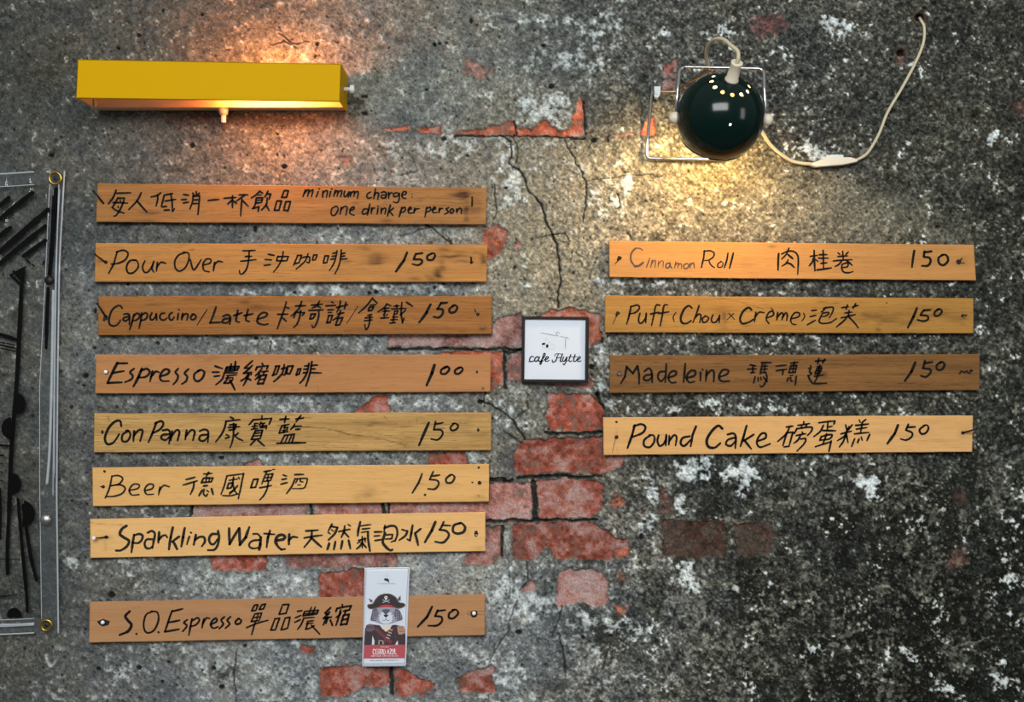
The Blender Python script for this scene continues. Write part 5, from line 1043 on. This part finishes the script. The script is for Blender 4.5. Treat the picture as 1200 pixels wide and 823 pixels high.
# printed band and captions
shape([(44, 634), (364, 631), (359, 735), (41, 738)], 10, False)
line('''~127 673 120 665 113 675 113 697 120 706 128 698;133 667 133 705;133 667 145 666;133 686 143 685;133 705 146 704;152 705 152 667;~152 667 165 668 165 684 152 686;158 686 166 705;172 705 172 667;~172 667 185 668 185 684 172 686;178 686 186 705;~199 666 192 676 192 696 199 706 206 696 206 676 199 666;
221 704 229 665;229 665 238 704;224 692 235 692;242 666 256 665;256 666 242 703;242 704 257 703;262 665 262 694;~262 694 268 705 275 694;275 694 275 664;281 664 281 703;281 703 294 702''', 6, 3)
def tiny(x0, x1, y, h, mi, seed, w=2.6):
    rnd = random.Random(seed); x = x0; t = []
    while x < x1:
        t.append('%.1f %.1f %.1f %.1f' % (x, y - h / 2, x + rnd.uniform(-.6, .8), y + h / 2))
        if rnd.random() < .6: t.append('%.1f %.1f %.1f %.1f' % (x, y + rnd.choice((-h / 2, 0, h / 2)), x + 4, y + rnd.choice((-h / 2, 0, h / 2))))
        x += rnd.choice((5.5, 6.5, 6.5, 9))
    line(';'.join(t), w, mi)
tiny(174, 238, 648, 7, 3, 1); tiny(100, 178, 718, 8, 3, 2); tiny(190, 306, 717, 8, 3, 3); tiny(92, 186, 753, 6, 11, 4, 1.8); tiny(200, 314, 751, 6, 11, 5, 1.8); tiny(148, 284, 160, 5, 11, 6, 1.5)
shape([(198, 124), (206, 118), (226, 120), (236, 128), (236, 150), (228, 150), (226, 138), (212, 140), (206, 134), (198, 132)], 13, False); line('~206 112 216 84 228 110', 1.2, 4)
mb.build('print', PM, K)

# ================================================================ clear plastic sheet with a line drawing, at the left edge
def vinyl(name, haze, rough, tint):
    m = bpy.data.materials.new(name); m.use_nodes = True; nt = m.node_tree; N = nt.nodes; Lk = nt.links
    N.remove(N['Principled BSDF']); out = N['Material Output']
    tr = N.new('ShaderNodeBsdfTransparent'); tr.inputs[0].default_value = (*tint, 1)
    gl = N.new('ShaderNodeBsdfGlossy'); gl.inputs['Roughness'].default_value = rough; gl.inputs[0].default_value = (.95, .98, 1, 1)
    df = N.new('ShaderNodeBsdfDiffuse'); df.inputs[0].default_value = (0.62, 0.68, 0.72, 1)
    fz = N.new('ShaderNodeFresnel'); fz.inputs[0].default_value = 1.5
    tc = N.new('ShaderNodeTexCoord'); nz = N.new('ShaderNodeTexNoise'); nz.inputs['Scale'].default_value = 28; nz.inputs['Detail'].default_value = 3
    mp = N.new('ShaderNodeMapping'); mp.inputs['Scale'].default_value = (1.6, 1, 0.5)
    bp = N.new('ShaderNodeBump'); bp.inputs['Strength'].default_value = 0.6; bp.inputs['Distance'].default_value = 0.004
    Lk.new(tc.outputs['Object'], mp.inputs[0]); Lk.new(mp.outputs[0], nz.inputs['Vector']); Lk.new(nz.outputs[0], bp.inputs['Height'])
    Lk.new(bp.outputs[0], gl.inputs['Normal']); Lk.new(bp.outputs[0], fz.inputs['Normal'])
    m1 = N.new('ShaderNodeMixShader'); m1.inputs[0].default_value = haze; Lk.new(tr.outputs[0], m1.inputs[1]); Lk.new(df.outputs[0], m1.inputs[2])
    mx = N.new('ShaderNodeMath'); mx.operation = 'MULTIPLY_ADD'; mx.inputs[1].default_value = 0.9; mx.inputs[2].default_value = -0.02; mx.use_clamp = True
    Lk.new(fz.outputs[0], mx.inputs[0])
    m2 = N.new('ShaderNodeMixShader'); Lk.new(mx.outputs[0], m2.inputs[0]); Lk.new(m1.outputs[0], m2.inputs[1]); Lk.new(gl.outputs[0], m2.inputs[2])
    Lk.new(m2.outputs[0], out.inputs['Surface']); return m
VIN = vinyl('clear_vinyl', 0.01, 0.06, (0.86, 0.87, 0.86)); VHEM = vinyl('folded_vinyl_hem', 0.05, 0.1, (0.84, 0.86, 0.87))
VSEAM_GLINT = vinyl('milky_edge_or_highlight', 0.5, 0.2, (0.9, 0.92, 0.94))
B = empty('clear_plastic_sheet', P(30, 470, 6), 'clear plastic sheet with black line drawing, pinned to the wall at far left', 'banner')
RX = lambda y: float(np.interp(y, [196, 250, 310, 440, 580, 745], [76.5, 73.5, 70.2, 68.2, 67, 69]))
IX = lambda y: float(np.interp(y, [196, 250, 330, 450, 570, 745], [59, 56.5, 53, 46.5, 46.5, 49]))
TY = lambda x: float(np.interp(x, [-260, 0, 60, 80], [208, 203.5, 199.5, 198])); BY = lambda x: float(np.interp(x, [-260, 0, 52, 80], [748, 744.5, 742, 742]))
def vdep(x, y):
    a = np.array([[x]], float); b_ = np.array([[y]], float)
    return 6.2 + 1.2 * float(fbm(a, b_ * .5, 60, 2, seed=91)[0, 0]) + 0.5 * float(fbm(a, b_, 18, 2, seed=95)[0, 0])
def strip(name, fx, nu, nv, m, lift, th, thick=0.5):
    """fx(u, v) -> photo pixel; a thin closed sheet"""
    VV = []; FF = []
    for sgn in (0, 1):
        for j in range(nv + 1):
            for i in range(nu + 1):
                x, y = fx(i / nu, j / nv); VV.append(P(x, y, vdep(x, y) + lift + (0 if sgn else th)))
    n = (nu + 1) * (nv + 1)
    for j in range(nv):
        for i in range(nu):
            a = j * (nu + 1) + i; FF += [(a, a + nu + 1, a + nu + 2, a + 1)]
    VV = VV[:n]
    return obj(name, VV, FF, m, B, True)
def body(u, v):
    y0 = 200 + v * 544; x = -260 + u * (RX(y0) + 260); t = TY(x); b_ = BY(x); y = t + v * (b_ - t); return (-260 + u * (RX(y) + 260), y)
strip('sheet', body, 110, 130, VIN, 0, .5)
strip('side_hem', lambda u, v: ((lambda y: (IX(y) + u * (RX(y) - IX(y)), y))(200 + v * 543)), 8, 130, VHEM, 1.0, .5)
strip('top_hem', lambda u, v: (-260 + u * 322, TY(-260 + u * 322) + v * 16.5), 80, 6, VHEM, 1.0, .5)
strip('bottom_hem', lambda u, v: (-260 + u * 311, BY(-260 + u * 311) - v * 18), 80, 6, VHEM, 1.0, .5)
def seam_or_highlight(name, pts, w, lift=1.8):
    q = spline([Vector(p) for p in pts], 4); mb = MB(); mb.tube([P(v.x, v.y, vdep(v.x, v.y) + lift) for v in q], w * S, 8); return mb.build(name, VSEAM_GLINT, B, True)
seam_or_highlight('weld_or_highlight', [(RX(y) - .6, y) for y in range(200, 744, 30)] + [(68.4, 743)], 1.0)
seam_or_highlight('weld_or_highlight', [(RX(y) - 5, y) for y in range(222, 600, 30)], 0.5)
seam_or_highlight('weld_or_highlight', [(IX(y), y) for y in range(216, 740, 30)], 0.45)
seam_or_highlight('weld_or_highlight', [(x, TY(x) + .6) for x in range(-260, 61, 30)], 0.9)
seam_or_highlight('weld_or_highlight', [(x, TY(x) + 15.5) for x in range(-260, 58, 30)], 0.5)
seam_or_highlight('weld_or_highlight', [(x, BY(x) - .6) for x in range(-260, 52, 30)], 0.9)
seam_or_highlight('weld_or_highlight', [(x, BY(x) - 10) for x in range(-260, 50, 30)], 0.9)
seam_or_highlight('weld_or_highlight', [(x, BY(x) - 17.5) for x in range(-260, 50, 30)], 0.5)
seam_or_highlight('weld_or_highlight', [(62.5, 340), (61.5, 400), (60, 470), (58, 530), (55, 568)], 1.7)  # milky strip painted in for the bright highlight along the hem
seam_or_highlight('weld_or_highlight', [(69, 215), (66.5, 300), (64.5, 420), (63.5, 560)], 0.7)  # second painted highlight streak, nearer the outer edge
seam_or_highlight('weld_or_highlight', [(-200, 735), (0, 732.5), (40, 731)], 1.2)
# painted line drawing
mb = MB()
def draw(text, w):
    tmp = MB(); ink(tmp, text, 0, 0, 1, w, 0, 4)
    mb.add([(lambda X_, Y_: P(X_, Y_, vdep(X_, Y_) + 2.3))(CX + v.x / S, CY - (v.z - ZC) / S) for v in tmp.v], tmp.f)
draw('w6 0 257 38 226;w6 -60 300 -4 260;w6 0 241 10 232;w6 0 277 12 267;w6 -40 310 -2 278;w7 0 295 56 246;w6 0 309 53 265;w6 28 300 53 282;w5 -40 340 0 310;w3 12 323 30 313;w5 20 322 28 316;w2.5 31 305 35 308;w2 38 310 40 312;w2 50 310 52 306', 6)
draw('w5.2 ~27 316 25 340 23 380 21 420 19 455 16 490 13 530 11.5 570 10 610 8.6 640 8.8 672;w3 14 324 25 335;w3 16 318 26 330', 5)
draw('w4.4 -40 384 0 392;w4.4 0 392 20 398.5;w1.5 0 401 6 402.5;w1.5 8 402.5 17 404.5;w2 0 404.5 20 408.5;w1.6 0 408 20 412.5;w2.5 0 522 11 523;w2.5 0 533.5 4 534;w1.4 0 543 3 543.5;w1.4 0 553 3 553.5;w1.4 0 563 3 563.5;w2.8 0 573 0.6 632;w4.2 ~21 585 24 620 27.5 660 30.5 690 32 717;w4.2 ~27 592 31.5 625 36.5 655 42.5 680;w1 -20 655 20 655.4;w1.2 -10 700.5 20 697', 4)
draw('w6 ~66 222 63 260 60 300 58 322;w4.4 ~56.5 338 55 370 54 408;w1.5 62 230 60 300', 6)
def halfdisc(cx, cy, r, a0, a1_):
    pts = [(cx + r * math.cos(math.radians(a0 + (a1_ - a0) * t / 16)), cy + r * 1.12 * math.sin(math.radians(a0 + (a1_ - a0) * t / 16))) for t in range(17)]
    mb.add([P(x, y, vdep(cx, cy) + 2.4) for x, y in pts], [tuple(range(17))])
halfdisc(19, 473, 11, -95, 95); halfdisc(13, 502, 11.5, 88, 270); halfdisc(13.5, 567, 11, -95, 95); halfdisc(27, 602, 13.5, -85, 95); halfdisc(16.5, 722, 8.5, 170, 370)
mb.build('line_drawing', mat('black_paint_on_vinyl', (0.004, 0.004, 0.004), 0.6, spec=0.03), B)
for (gx, gy, ro, ri) in ((65, 209, 8.6, 5.4), (54.5, 733, 8.0, 4.6)):
    mb = MB(); c = P(gx, gy, vdep(gx, gy) + 1.2)
    mb.lathe(c, (0, -1, 0), [(ri * S, -3 * S), (ri * S, 1.2 * S), ((ri + .8) * S, 1.9 * S), ((ri + ro) / 2 * S, 2.1 * S), ((ro - .6) * S, 1.4 * S), (ro * S, .2 * S), (ro * S, -.2 * S)], 28)
    gm = mb.build('grommet', mat('aged_brass', lin(170, 140, 66), 0.28, metal=1.0), B, True)
    mb = MB(); mb.lathe(c, (0, -1, 0), [(0, -4.4 * S), (ri * .5 * S, -4.4 * S), (ri * .62 * S, -.4 * S), (ri * .5 * S, 0.3 * S), (0, .6 * S)], 18)
    mb.build('nail', NAIL, B, True)
for (x, y, r, m_) in ((58, 328.5, 5.8, NAIL), (53.6, 609.4, 6.6, STEEL)):
    mb = MB(); c = P(x, y, vdep(x, y) + 1.6)
    mb.lathe(c, (0, -1, 0), [(1.2 * S, -8 * S), (1.2 * S, 0), (r * S, .2 * S), (r * .94 * S, 1.3 * S), (r * .7 * S, 2.6 * S), (r * .36 * S, 3.3 * S), (0, 3.5 * S)], 24)
    mb.build('tack', m_, B, True)
